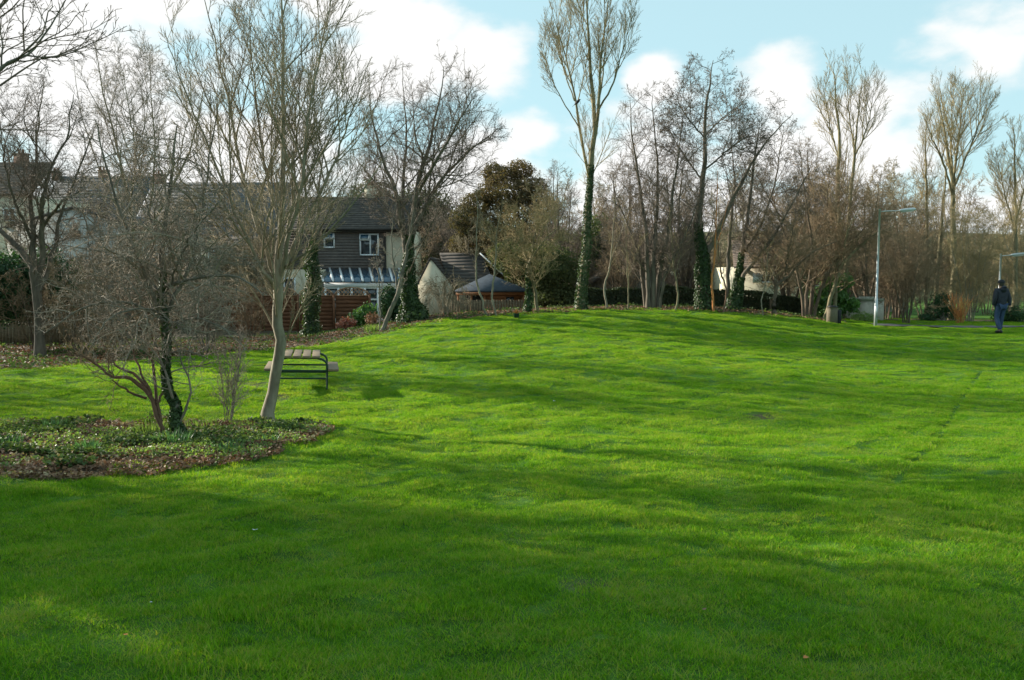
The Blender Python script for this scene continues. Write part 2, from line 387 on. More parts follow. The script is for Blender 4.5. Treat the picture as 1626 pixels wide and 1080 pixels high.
def grow_levels(acc, P, Rd, lens, levels, E, rng, twig_r, lk=.0085):
    tips = np.zeros((0, 3))
    for li, lv in enumerate(levels):
        m = lv['m']; pi, pos, D, r, t = sprout(P, Rd, m, lv.get('t0', .15), lv.get('t1', 1.0), lv['ang'], lv.get('av', 8), rng)
        L = (lv['L'] if 'L' in lv else lens[pi]*lv['ratio'])*(1-lv.get('taper', .45)*t)*rng.uniform(.55, 1.15, len(t))
        if 'flat' in lv: D[:, 2] *= lv['flat']
        if 'zmin' in lv: D[:, 2] = np.maximum(D[:, 2], lv['zmin'])
        if li < 2: L = clip_env(pos, D+np.array([0, 0, lv.get('up', 0)*2]), L, E, rng)
        keep = L > lv.get('min', .05); pi = pi[keep]; pos = pos[keep]; D = D[keep]; r = r[keep]; L = L[keep]
        last = li == len(levels)-1
        r0 = np.minimum(r*.72, lk*L**1.1+twig_r*.7) if li < len(levels)-1 else np.full(len(L), twig_r)
        r0 = np.maximum(r0, twig_r)
        if last and lv.get('spike', True):
            d1 = norm(D+np.array([0, 0, lv.get('up', 0)*1.5])); B = pos+d1*L[:, None]
            acc.cones(pos, B, r0); tips = B
        else:
            k = (7, 4, 2, 2)[min(li, 3)]
            P, Rd = grow(pos, D, L, r0, k, rng, lv.get('w', .12), lv.get('up', .06))
            Rd = np.maximum(Rd, twig_r*.7)
            acc.tubes(P, Rd, (5, 3, 3, 3)[min(li, 3)]); tips = P[:, -1]
        lens = L
    return tips
def add_ivy(root, allP, allR, ivy, n, rng, size=.075, mat=None, name='ivy', eg=1.6):
    """ivy: list of (stem index, t0, t1, extra radius)"""
    a = Acc()
    for (si, t0, t1, ex) in ivy:
        P = allP[si]; rr = allR[si]; k = len(P)-1
        t = t0+(t1-t0)*rng.uniform(0, 1, n)**1.15; s = np.clip(t*k, 0, k-1e-4); i = s.astype(int); f = (s-i)[:, None]
        c = P[i]*(1-f)+P[i+1]*f; T = norm(P[i+1]-P[i]); r = rr[i]*(1-f[:, 0])+rr[i+1]*f[:, 0]
        az = rng.uniform(0, 6.283, n); U = norm(np.cross(T, np.array([1., .2, 0]))); V = np.cross(T, U)
        q = np.cos(az)[:, None]*U+np.sin(az)[:, None]*V
        lump = .15+1.5*vnoise(az*1.1+si, c[:, 2]*1.9, 7)*vnoise(az*2.3+si, c[:, 2]*4.4, 8)**.5
        edge = np.clip((t1-t)/(t1-t0)*eg, .1, 1)
        rad = r+ex*lump*edge*rng.uniform(.25, 1, n)
        a.leaves(c+q*rad[:, None], q+rng.normal(0, .5, (n, 3))+np.array([0, 0, .35]), size, rng)
    a.build(name, mat or ivy_m, root)

def L1(m, ang, L, **k): return dict(m=m, ang=ang, L=L, **k)
def LN(m, ang, ratio, **k): return dict(m=m, ang=ang, ratio=ratio, **k)
# families of branching
def poplar_levels(m=14, L=3.4, dens=1.0):
    return [L1(int(m*1.35), 34, L, t0=.24, up=.10, w=.05, av=7, taper=.5), LN(int(9*dens), 28, .6, t0=.1, up=.10, w=.05), LN(6, 26, .6, up=.08, w=.06), LN(4, 24, .75, up=.12, min=.06)]
def spread_levels(m=11, L=2.6, w=.17):
    return [L1(m+2, 50, L*1.1, t0=.16, up=.06, w=w), LN(9, 44, .58, t0=.12, up=.04, w=w+.03), LN(7, 40, .56, up=.05, w=.16), LN(4, 38, .8, up=.08, min=.06)]
def scrub_levels(m=10, L=1.6):
    return [L1(m, 38, L, t0=.12, up=.07, w=.14), LN(8, 40, .5, up=.04, w=.17), LN(6, 40, .45, up=.03, w=.2), LN(4, 38, .5, min=.03)]

# --- tangled little tree with the ivy trunk, in the bed
tree('ornamental_tree', 'tree', 'tangled little bare tree with ivy-wrapped leaning trunk in the near planted bed', 12.1, 291,
     [[(296,706,0,.078),(276,655,0,.070),(263,590,.1,.066),(262,520,.1,.062),(258,460,.1,.055),(262,380,.1,.045),(270,290,0,.03),(282,200,0,.012)],
      [(262,520,.1,.05),(230,440,-.2,.04),(200,360,-.4,.03),(170,270,-.5,.02),(150,190,-.5,.01)],
      [(262,500,.1,.045),(300,420,.3,.04),(320,330,.5,.03),(335,240,.6,.018),(345,170,.6,.01)],
      [(258,470,0,.035),(215,430,.5,.03),(160,400,.8,.02),(100,390,1.0,.01)],
      [(262,455,0,.035),(320,440,-.4,.03),(375,440,-.8,.02),(420,470,-1,.01)],
      [(262,470,0,.03),(300,380,-.5,.02),(350,320,-.8,.01)],
      [(262,510,0,.03),(200,480,-.5,.025),(130,490,-.9,.018),(70,530,-1,.008)],
      [(262,530,.1,.025),(215,510,.6,.02),(160,530,1,.014),(110,575,1.2,.006)],[(263,530,.1,.024),(305,505,-.5,.02),(350,520,-.8,.012),(395,560,-1,.005)],
      [(262,500,0,.024),(225,490,-.9,.018),(175,505,-1.4,.012),(140,560,-1.6,.005)],
      [(260,400,0,.03),(225,300,.4,.02),(215,210,.6,.01)]],
     [L1(18, 62, 1.8, t0=.08, up=-.01, w=.2, taper=.5), LN(8, 52, .52, up=-.03, w=.26), LN(6, 48, .5, up=0, w=.26), LN(4, 42, .75, up=.02, min=.04)],
     env=(245,395,195,225,150), mats=(bark_grey, twig_grey), seed=3, ivy=[(0,.0,.62,.02),(0,.0,.3,.03)], ivy_n=1300, twig_r=.0036, ivy_size=.05, lk=.012)
# low reddish stems of its neighbour, cut back
tree('pruned_shrub', 'shrub', 'low reddish brown shrub stems sweeping left beside the ivy-wrapped leaning trunk', 12.4, 262,
     [[(262,668,0,.04),(235,625,0,.04),(205,600,-.1,.032),(180,598,-.1,.026),(150,575,-.2,.018),(118,560,-.3,.01)],
      [(238,628,0,.035),(215,595,.2,.03),(185,580,.3,.024),(165,548,.4,.014),(135,500,.5,.008)],
      [(255,650,0,.035),(245,600,.1,.03),(235,560,.2,.025),(222,520,.2,.018),(200,470,.2,.008)],
      [(246,640,0,.03),(228,600,.1,.025),(205,545,.3,.018),(195,500,.3,.01),(180,450,.4,.006)],
      [(250,640,0,.03),(262,600,.1,.024),(240,530,.3,.014),(232,480,.3,.008)],
      [(232,632,0,.03),(205,622,-.3,.022),(180,600,-.5,.014),(170,570,-.5,.008)]],
     [L1(8, 40, .9, t0=.5, up=.08, w=.2), LN(7, 42, .5, up=.06, w=.2), LN(5, 40, .5, min=.03)],
     mats=(bark_red, twig_brown), seed=5, twig_r=.0034, limbname='stem')
# --- pale barked young tree
tree('young_tree', 'tree', 'tall bare tree with smooth pale curved trunk at right edge of near bed', 13.6, 425,
     [[(424,674,0,.125),(431,630,0,.10),(442,575,0,.10),(446,530,0,.098),(441,490,0,.09),(443,450,0,.088),(446,380,0,.06),(449,280,.1,.048),(452,160,.2,.035),(450,50,.2,.022),(447,-70,.2,.008)],
      [(443,455,0,.06),(418,385,.2,.05),(388,290,.4,.042),(368,190,.5,.03),(345,80,.6,.02),(320,-20,.6,.008)],
      [(444,445,0,.06),(462,370,-.3,.05),(480,280,-.5,.04),(492,170,-.6,.03),(515,60,-.6,.02),(530,-40,-.6,.008)],
      [(446,440,0,.055),(480,360,.4,.045),(520,280,.6,.035),(552,200,.8,.022),(590,90,.9,.008)],
      [(442,465,0,.05),(412,420,-.4,.045),(372,330,-.6,.035),(325,220,-.8,.024),(280,110,-1,.014),(262,50,-1,.006)],
      [(447,370,0,.04),(425,290,.5,.034),(412,200,.8,.026),(400,90,.9,.016),(395,0,.9,.007)],
      [(447,400,0,.04),(465,320,.6,.034),(470,230,1,.026),(478,120,1.2,.016),(480,10,1.2,.007)],
      [(446,430,0,.04),(500,390,-.5,.03),(555,330,-.9,.022),(600,270,-1.1,.014),(625,215,-1.2,.006)]],
     [L1(18, 32, 2.3, t0=.16, up=.07, w=.06, av=8, taper=.4), LN(8, 30, .62, t0=.12, up=.07, w=.07), LN(6, 28, .6, up=.06, w=.09), LN(4, 26, .8, up=.07, min=.05)],
     env=(440,190,190,290,150), mats=(bark_pale, twig_pale), seed=7, twig_r=.0034, rs=.74, trs=.9)
# upright multi-stem shrub in the bed
def cane(px, py, h, lean, n, seed, spread=18, r=.009):
    g = np.random.default_rng(seed); st = []
    for i in range(n):
        a = g.uniform(-1, 1); dz = g.uniform(-.25, .25); hh = h*g.uniform(.7, 1.05)
        st.append([(px+a*spread*.3, py, dz*.5, r), (px+a*spread*.7+lean*.3, py-hh*.4, dz, r*.85), (px+a*spread*1.5+lean, py-hh, dz*1.7, r*.4)])
    return st
tree('upright_shrub', 'shrub', 'upright shrub of many thin bare canes between the ivy-wrapped trunk and the pale trunk', 13.2, 363,
     cane(363, 664, 128, 4, 13, 9), [L1(8, 28, .5, t0=.25, up=.1, w=.12), LN(5, 34, .5, up=.05, w=.15), LN(3, 35, .5, min=.02)], mats=(bark_grey, twig_grey), seed=11, twig_r=.0034, limbname='stem', sidesten=5)
# --- left, beyond the grass
tree('garden_tree', 'tree', 'dark many-stemmed bare tree at the far left in front of the pale gabled house', 24, 58,
     [[(60,492,0,.17),(56,450,0,.16),(48,420,0,.12),(25,390,.3,.10),(-5,360,.5,.07),(-40,320,.6,.03)],
      [(58,470,0,.12),(54,400,0,.10),(50,330,.2,.08),(56,260,.4,.055),(62,190,.5,.03),(70,130,.5,.012)],
      [(60,465,0,.12),(68,400,0,.10),(66,330,-.3,.08),(78,275,-.5,.055),(105,215,-.6,.035),(118,150,-.6,.012)],
      [(62,462,0,.10),(85,400,.4,.08),(98,340,.6,.06),(125,270,.8,.04),(150,200,.9,.012)],
      [(68,360,0,.06),(100,320,-.8,.045),(135,300,-1,.02)],
      [(50,380,0,.06),(20,310,-.6,.045),(5,240,-.9,.03),(-5,160,-1,.012)]],
     spread_levels(12, 2.4), env=(60,270,112,165,100), mats=(bark_dark, twig_dark), seed=13)
tree('garden_tree', 'tree', 'bare olive-barked tree rising behind the tangled little tree with a tall ragged crown', 26.5, 226,
     [[(226,556,0,.13),(222,480,0,.10),(214,400,0,.085),(205,320,0,.06),(185,230,0,.04),(165,150,0,.025),(150,70,0,.01)],
      [(216,420,0,.06),(238,330,.4,.05),(246,240,.6,.035),(240,150,.8,.02),(236,70,.8,.008)],
      [(214,400,0,.06),(262,320,-.4,.05),(300,240,-.6,.035),(320,160,-.7,.02),(330,100,-.8,.008)],
      [(210,380,0,.05),(180,320,.7,.04),(148,240,1,.03),(125,160,1.2,.016),(118,90,1.2,.007)],
      [(206,330,0,.045),(215,250,-1,.035),(205,170,-1.4,.02),(190,95,-1.5,.008)]],
     [L1(17, 38, 3.2, t0=.12, up=.08, w=.13), LN(9, 38, .56, up=.05, w=.15), LN(7, 38, .56, up=.03, w=.18), LN(6, 38, .62, min=.04)],
     env=(222,230,125,185,110), mats=(bark_olive, twig_grey), seed=17, twig_r=.004)
tree('bare_tree', 'tree', 'leafless tree whose crown reaches in over the top left corner of the grass', 11, -190,
     [[(-190,720,0,.2),(-180,560,0,.19),(-165,400,0,.16),(-150,250,0,.12),(-140,120,0,.08),(-120,-40,0,.03)],
      [(-160,330,0,.08),(-90,230,.2,.06),(-10,118,.3,.035),(50,75,.3,.02),(85,10,.3,.008)],
      [(-155,300,0,.07),(-80,200,-.3,.05),(0,112,-.4,.03),(60,70,-.4,.018),(115,-20,-.4,.006)],
      [(-150,230,0,.06),(-90,110,0,.045),(-30,40,0,.03),(40,-30,0,.01)],
      [(-160,380,0,.08),(-260,250,.5,.05),(-330,120,1,.02)],
      [(-165,360,0,.08),(-200,220,-1.5,.05),(-220,60,-2.5,.02)],
      [(-160,350,0,.08),(-120,220,1.6,.05),(-100,60,2.6,.02)]],
     [L1(8, 38, 1.7, t0=.3, up=.06, w=.13), LN(7, 38, .5, up=.05, w=.15), LN(5, 36, .45, up=.05, w=.15), LN(3, 36, .5, min=.04)],
     mats=(bark_grey, twig_dark), seed=19)
# --- middle of the picture
tree('ivy_tree', 'tree', 'slim tree sheathed in dark ivy standing against the red-brown trellis fence', 33, 495,
     [[(495,530,0,.17),(493,480,0,.16),(497,430,0,.14),(499,380,0,.10),(505,320,0,.06),(512,250,0,.03),(520,200,0,.012)],
      [(498,400,0,.08),(478,350,.3,.06),(462,290,.4,.035),(455,220,.4,.012)],
      [(499,380,0,.08),(530,320,-.3,.05),(560,270,-.4,.012)]],
     spread_levels(9, 2.0), env=(505,290,75,110), mats=(bark_grey, twig_grey), seed=23, ivy=[(0,.0,.5,.26)], ivy_n=5600, ivy_edge=5)
tree('forked_tree', 'tree', 'broad round-crowned bare tree with ivy swelling round its base left of the small white gable', 30, 655,
     [[(656,508,0,.22),(650,465,0,.2),(648,420,0,.18),(650,370,0,.15),(662,300,.2,.11),(682,230,.3,.07),(700,150,.3,.03),(705,105,.3,.01)],
      [(649,430,0,.13),(640,370,0,.12),(626,300,-.2,.09),(603,240,-.3,.06),(590,180,-.3,.035),(585,120,-.3,.01)],
      [(650,390,0,.13),(672,330,.6,.1),(705,280,.8,.07),(745,240,1,.04),(790,205,1,.012)],
      [(640,365,0,.1),(640,300,1,.08),(645,220,1.6,.05),(640,140,1.8,.02),(640,100,1.8,.01)],
      [(660,310,0,.09),(690,260,-1,.07),(730,190,-1.6,.04),(755,150,-1.8,.012)],
      [(630,320,0,.08),(595,290,.8,.05),(565,250,1.2,.012)]],
     spread_levels(20, 3.4), env=(686,245,126,158,120), mats=(bark_dark, twig_dark), seed=29, ivy=[(0,.0,.42,.22),(0,0,.16,.4)], ivy_n=4200)
tree('leaning_tree', 'tree', 'thin bare tree leaning right from the grass edge in front of the trellis fence', 28.5, 604,
     [[(603,534,0,.10),(616,505,0,.095),(632,465,0,.08),(642,420,.1,.07),(652,370,.2,.05),(660,300,.3,.02)],
      [(632,465,0,.05),(625,420,.2,.04),(622,370,.3,.025),(632,310,.3,.01)],
      [(604,530,0,.035),(603,480,.2,.03),(600,430,.2,.02),(596,390,.3,.01)]],
     [L1(9, 45, 1.2, t0=.35, up=.06, w=.16), LN(7, 42, .5, w=.18), LN(5, 40, .5, min=.03)], mats=(bark_grey, twig_grey), seed=31)
tree('sapling', 'tree', 'pale golden sapling bent at the knee, left of two before the blue-grey pavilion roof', 29.5, 774,
     [[(773,503,0,.05),(765,475,0,.045),(757,448,0,.042),(756,410,0,.035),(757,350,0,.02),(757,300,0,.008)]],
     [L1(9, 40, .9, t0=.45, up=.08, w=.14), LN(6, 40, .5, w=.16), LN(4, 40, .5, min=.03)], mats=(bark_pale, twig_pale), seed=37)
tree('sapling', 'tree', 'pale grey sapling with kinked stem, right of two before the blue-grey pavilion roof', 29.5, 788,
     [[(788,503,0,.045),(781,468,0,.042),(784,440,0,.038),(788,400,0,.032),(790,360,0,.02),(800,320,0,.008)],
      [(788,390,0,.025),(772,370,.2,.018),(760,345,.3,.008)]],
     [L1(9, 42, .9, t0=.35, up=.08, w=.14), LN(6, 40, .5, w=.16), LN(4, 40, .5, min=.03)], mats=(bark_pale, twig_pale), seed=41)
tree('small_tree', 'tree', 'low bushy golden-twigged tree with ivy on its stem beside a bare leaning twin stem', 30.5, 838,
     [[(836,503,0,.09),(840,465,0,.085),(839,430,0,.08),(845,400,0,.055),(850,360,.2,.035),(845,310,.2,.012)],
      [(853,498,.2,.08),(850,470,.2,.075),(845,440,.2,.07),(838,415,.2,.05),(825,380,.3,.035),(808,340,.4,.012)],
      [(842,415,0,.05),(862,385,-.3,.035),(885,360,-.5,.012)],[(840,420,0,.045),(812,400,-.4,.03),(788,375,-.6,.01)],
      [(846,400,0,.04),(868,350,.5,.025),(880,310,.7,.01)]],
     spread_levels(12, 1.8), env=(838,365,82,85), mats=(bark_olive, twig_olive), seed=43, ivy=[(0,.0,.42,.10)], ivy_n=1500)
tree('poplar', 'tree', 'tallest bare poplar, its ivy-clad trunk forking high up where a bird perches', 31, 925,
     [[(922,494,0,.185),(927,440,0,.165),(932,380,0,.15),(935,320,0,.135),(938,270,0,.125),(944,210,0,.10),(942,150,0,.085),(936,80,0,.06),(931,10,0,.035),(928,-50,0,.01)],
      [(936,290,0,.09),(922,215,.3,.075),(912,150,.4,.06),(900,95,.5,.04),(880,30,.6,.02),(870,-10,.6,.008)],
      [(945,215,0,.1),(951,165,-.2,.085),(953,120,-.3,.07),(958,60,-.4,.045),(967,0,-.5,.025),(970,-40,-.5,.008)],
      [(950,175,0,.06),(972,135,-.5,.05),(984,95,-.6,.035),(1000,40,-.8,.018),(1012,0,-.8,.007)],
      [(936,80,0,.04),(925,40,.5,.03),(915,-10,.7,.01)],
      [(944,200,.0,.06),(955,140,1,.045),(962,70,1.3,.03),(972,10,1.5,.01)],
      [(912,160,.4,.045),(893,100,1,.03),(885,40,1.3,.01)],
      [(918,200,.3,.04),(888,150,0,.03),(870,105,-.2,.02),(862,75,-.2,.006)]],
     [L1(13, 32, 2.6, t0=.3, up=.10, w=.05, av=7, taper=.4), LN(8, 28, .6, t0=.1, up=.08, w=.05), LN(6, 26, .58, up=.06, w=.06), LN(4, 24, .75, up=.1, min=.05)],
     rs=.7, trs=.84, env=(938,120,86,200,80), mats=(bark_olive, twig_olive), seed=47, ivy=[(0,.0,.46,.10)], ivy_n=3600, ivy_size=.06)
tree('coppiced_tree', 'tree', 'bare tree with a sheaf of dark upright stems just right of the tallest poplar', 32, 1035,
     [[(1030,494,0,.12),(1028,440,0,.11),(1026,380,0,.1),(1018,300,.2,.07),(1005,230,.3,.04),(1000,160,.3,.012)],
      [(1036,494,0,.13),(1038,430,0,.12),(1040,370,.2,.1),(1045,300,.4,.07),(1040,220,.5,.04),(1035,150,.5,.012)],
      [(1042,494,.2,.12),(1048,430,.2,.11),(1060,370,-.2,.09),(1070,300,-.3,.06),(1080,230,-.4,.035),(1085,180,-.4,.01)],
      [(1026,494,.2,.09),(1020,440,.3,.08),(1010,390,.5,.06),(985,330,.7,.04),(970,280,.8,.012)],
      [(1046,494,-.2,.08),(1056,440,-.3,.07),(1075,400,-.5,.055),(1098,350,-.7,.035),(1110,310,-.8,.01)]],
     spread_levels(17, 2.5), env=(1035,300,90,175,80), mats=(bark_dark, twig_dark), seed=53)
tree('alder_tree', 'tree', 'conical bare alder dotted with tiny cones, its thick base black-green with ivy', 32, 1117,
     [[(1117,494,0,.27),(1116,450,0,.25),(1114,410,0,.22),(1108,365,0,.16),(1114,310,0,.13),(1119,250,0,.10),(1120,190,0,.075),(1126,140,0,.045),(1132,95,0,.012)],
      [(1117,412,0,.15),(1140,365,.2,.13),(1165,315,.4,.1),(1190,265,.6,.07),(1225,215,.8,.04),(1260,180,.9,.01)],
      [(1118,290,0,.05),(1085,245,.5,.04),(1060,200,.8,.012)],[(1119,270,0,.05),(1160,235,-.5,.04),(1195,210,-.8,.012)],
      [(1119,220,0,.045),(1090,185,-.6,.03),(1072,150,-.8,.01)],[(1120,215,0,.045),(1150,185,.8,.03),(1185,160,1.2,.01)]],
     [L1(20, 62, 2.6, t0=.22, up=.05, w=.08, taper=.5), LN(9, 48, .54, up=.04, w=.14), LN(7, 45, .5, up=.03, w=.2), LN(5, 42, .55, min=.03)],
     env=(1128,235,100,158,95), mats=(bark_dark, twig_dark), seed=59, ivy=[(0,.0,.40,.16)], ivy_n=5200, cones=4500)
tree('alder_tree', 'tree', 'bare alder leaning right from an ivy foot, its wide crown flecked with cones', 32.5, 1163,
     [[(1158,496,0,.15),(1168,455,0,.14),(1176,420,0,.12),(1183,370,0,.1),(1190,320,.1,.08),(1198,260,.2,.05),(1206,190,.2,.012)],
      [(1166,496,-.1,.12),(1180,440,-.2,.11),(1200,412,-.3,.095),(1225,380,-.5,.075),(1255,330,-.7,.05),(1290,260,-.8,.012)],
      [(1184,400,0,.08),(1215,340,.5,.06),(1235,270,.8,.04),(1245,200,.9,.012)],
      [(1155,494,.2,.11),(1156,430,.3,.1),(1160,360,.4,.08),(1166,290,.6,.05),(1160,220,.6,.015)]],
     [L1(16, 55, 2.3, t0=.3, up=.06, w=.1, taper=.5), LN(9, 46, .54, up=.04, w=.15), LN(7, 44, .5, up=.03, w=.2), LN(5, 42, .55, min=.03)],
     env=(1222,275,95,145,95), mats=(bark_dark, twig_dark), seed=61, ivy=[(0,.0,.40,.12),(1,0,.2,.1)], ivy_n=2200, cones=3500)
sap_specs = [(965,492,8,.05,118,'thin grey sapling curving up left of the sheaf-stemmed bare tree'),(997,492,-2,.035,90,'spindly upright sapling in front of the low gabled bungalow roof'),
             (1073,494,-6,.05,105,'slender sunlit sapling between the sheaf-stemmed tree and the black-green ivy base'),(1133,496,4,.055,150,'golden-lit slim tree close against the right side of the black-green ivy base'),
             (1148,496,-9,.045,110,'reddish slim sapling bending left beside the leaning alder'),(1212,500,5,.03,70,'very thin pale stake-like sapling by the clipped hedge')]
for i, (px, py, lean, r, h, lb) in enumerate(sap_specs):
    tree('sapling', 'tree', lb, 31.2, px, [[(px,py+2,0,r),(px-lean*.6,py-h*.3,0,r*.9),(px+lean*.4,py-h*.6,0,r*.75),(px+lean,py-h,0,r*.5),(px+lean*1.6,py-h*1.5,0,r*.2)],
         [(px+lean*.2,py-h*.55,0,r*.5),(px+lean*.4+12,py-h*.9,.2,r*.35),(px+lean+22,py-h*1.25,.3,r*.12)]],
         [L1(8, 40, .95, t0=.35, up=.09, w=.14), LN(6, 40, .5, w=.16), LN(4, 40, .5, min=.03)], mats=((bark_pale, bark_olive, bark_olive, bark_orange, bark_red, bark_pale)[i], twig_olive), seed=70+i)
tree('crooked_tree', 'tree', 'small crooked bare tree bending right above the clipped hedge', 32, 1230,
     [[(1229,500,0,.10),(1230,475,0,.095),(1235,452,0,.085),(1252,438,0,.07),(1272,415,.1,.055),(1300,395,.2,.035),(1330,382,.3,.012)],
      [(1232,456,0,.05),(1226,430,.2,.04),(1212,400,.3,.03),(1200,360,.4,.01)],
      [(1245,443,0,.05),(1250,410,-.2,.04),(1258,370,-.3,.025),(1265,330,-.4,.01)]],
     spread_levels(12, 1.9), env=(1255,385,78,75), mats=(bark_brown, twig_brown), seed=83)
tree('thicket_tree', 'tree', 'dense brown many-stemmed bare tree left of the leafy green laurel', 34, 1283,
     [[(1280,508,0,.11),(1282,460,0,.1),(1290,410,0,.08),(1285,350,0,.055),(1275,280,0,.03),(1270,230,0,.01)],
      [(1286,508,.2,.11),(1292,450,.2,.1),(1305,400,.3,.075),(1325,340,.4,.05),(1345,280,.5,.012)],
      [(1276,508,-.2,.09),(1270,450,-.3,.075),(1255,400,-.4,.06),(1235,340,-.6,.035),(1220,290,-.6,.01)],
      [(1290,508,0,.09),(1305,455,-.2,.08),(1330,410,-.4,.06),(1365,370,-.5,.04),(1395,340,-.6,.01)],
      [(1283,508,.3,.09),(1296,430,.6,.07),(1310,350,.8,.045),(1318,270,.9,.01)]],
     spread_levels(15, 2.3), env=(1305,340,108,125,95), mats=(bark_brown, twig_brown), seed=89)
tree('leaning_tree', 'tree', 'bare tree leaning right behind the concrete litter bin, moss green at its foot', 33.5, 1318,
     [[(1310,505,0,.1),(1322,465,0,.095),(1335,425,0,.085),(1355,400,0,.07),(1385,375,0,.045),(1420,360,0,.012)],
      [(1326,505,.3,.1),(1327,450,.3,.09),(1330,400,.4,.07),(1340,340,.5,.045),(1350,280,.5,.012)],
      [(1338,420,0,.05),(1345,370,-.5,.04),(1370,320,-.8,.012)]],
     spread_levels(14, 2.2), env=(1355,355,92,80,80), mats=(bark_olive, twig_brown), seed=97)
tree('poplar', 'tree', 'twin-trunked bare poplar rising above the brown thicket left of the near lamp post', 38, 1333,
     [[(1328,500,0,.2),(1331,430,0,.19),(1333,360,0,.17),(1330,290,0,.14),(1333,230,0,.11),(1328,170,0,.07),(1323,110,0,.02)],
      [(1340,500,.3,.17),(1345,400,.3,.16),(1350,310,.3,.13),(1357,250,.3,.1),(1362,190,.3,.06),(1370,120,.3,.015)],
      [(1332,250,0,.07),(1318,200,.5,.05),(1308,140,.8,.012)],[(1357,250,.3,.07),(1378,200,-.2,.05),(1388,140,-.5,.012)],
      [(1357,240,.3,.06),(1348,180,1,.045),(1345,110,1.3,.012)]],
     poplar_levels(11, 2.8, .8), rs=.62, env=(1346,205,60,145,58), mats=(bark_olive, twig_olive), seed=101)
tree('poplar', 'tree', 'fan-crowned bare poplar standing clear against blue sky right of the near lamp post', 42, 1513,
     [[(1511,500,0,.24),(1514,430,0,.22),(1513,360,0,.2),(1513,300,0,.17),(1508,260,0,.13),(1500,210,0,.08),(1492,160,0,.02)],
      [(1513,300,0,.12),(1518,250,.3,.1),(1525,200,.5,.06),(1530,140,.6,.015)],
      [(1512,310,0,.1),(1498,260,-.5,.08),(1478,215,-.9,.05),(1466,180,-1,.012)],
      [(1514,300,0,.1),(1532,255,-.4,.08),(1552,205,-.6,.05),(1568,165,-.8,.012)],
      [(1513,290,0,.09),(1510,230,.9,.07),(1512,170,1.4,.04),(1514,130,1.5,.01)]],
     poplar_levels(12, 3.4, .9), rs=.62, env=(1517,218,70,122,68), mats=(bark_olive, twig_olive), seed=103)
tree('poplar', 'tree', 'narrow bare poplar immediately left of the fan-crowned one', 44, 1471,
     [[(1470,500,0,.13),(1472,420,0,.12),(1471,340,0,.1),(1470,270,0,.07),(1470,190,0,.015)]],
     poplar_levels(20, 2.3, .9), rs=.7, env=(1469,260,40,100,38), mats=(bark_olive, twig_olive), seed=107)
tree('poplar', 'tree', 'slim bare stem leaning in between the narrow poplar and the fan-crowned one', 43, 1485,
     [[(1484,500,0,.12),(1490,420,0,.11),(1494,370,0,.1),(1499,310,0,.06),(1502,250,0,.015)]],
     poplar_levels(12, 1.8, .7), env=(1496,300,28,70,30), mats=(bark_olive, twig_olive), seed=109)
tree('poplar', 'tree', 'yellowish bare tree at the right edge of the photo above the walker', 40, 1612,
     [[(1608,505,0,.17),(1612,430,0,.16),(1613,350,0,.13),(1612,290,0,.09),(1610,205,0,.015)],
      [(1613,350,0,.08),(1628,290,.3,.06),(1640,220,.4,.012)],[(1612,370,0,.07),(1596,310,.3,.05),(1585,260,.4,.01)]],
     poplar_levels(15, 2.6, .9), rs=.65, env=(1614,300,54,122,52), mats=(bark_olive, twig_olive), seed=113)
# --- coppiced hazels of the right hand wood: a few built, then copied
def hazel(label, px, Y, top, seed, mats, spread=26, n=6, group='bare hazels and thorns in the wood at the right', name='hazel_bush', cat='bush', r=.034):
    g = np.random.default_rng(seed); H = None; base = on_ground(px, Y)
    basepy = 540-F*math.tan(math.atan2(base.z-CAMZ, Y)+PITCH)
    h = basepy-top; st = []
    for i in range(n):
        a = (i+.5)/n*2-1+g.normal(0, .12); d = g.uniform(-.8, .8)
        st.append([(px+a*5, basepy, d*.3, r), (px+a*spread*.42, basepy-h*.3, d*.5, r*.85), (px+a*spread*.75, basepy-h*.62, d*.9, r*.55), (px+a*spread*1.15, basepy-h, d*1.2, r*.14)])
    return tree(name, cat, label, Y, px, st, spread_levels(8 if Y < 50 else 7, h/F*Y*.36), twig_r=.0045 if Y < 50 else .010, mats=mats, seed=seed, limbname='stem', group=group, sidesten=6)
hz = [hazel('bare hazel clump immediately right of the near lamp post', 1440, 35, 372, 121, (bark_brown, twig_brown), 38, 7),
      hazel('sunlit golden hazel clump just left of the walking man', 1540, 38, 350, 123, (bark_pale, twig_olive), 34, 7),
      hazel('grey-brown thorn thicket between the lamp post and the narrow poplar', 1466, 40, 335, 127, (bark_olive, twig_pale), 40, 6)]
wood = [(0,1408,41,.9,'brown hazel clump behind the near lamp post'),(1,1604,49,1.1,'tall golden hazel clump behind the far lamp post'),(1,1526,44,1.1,'golden hazel behind the orange-stemmed shrub'),
        (2,1566,52,1.2,'pale thorn clump behind the walking man'),(0,1500,50,1.0,'dark hazel clump beyond the evergreen bush'),(2,1640,42,1.1,'pale thorn clump at the very edge of the photo on the right'),
        (1,1660,36,1.0,'golden hazel clump just outside the right of the photo'),(2,1430,52,1.25,'grey hazel clump far back behind the near lamp post'),(0,1545,56,1.3,'brown hazel clump far back between the fan-crowned poplar and the walking man'),
        (1,1620,54,1.25,'golden hazel clump far back at the right edge')]
tk = TREES['thicket_tree89']
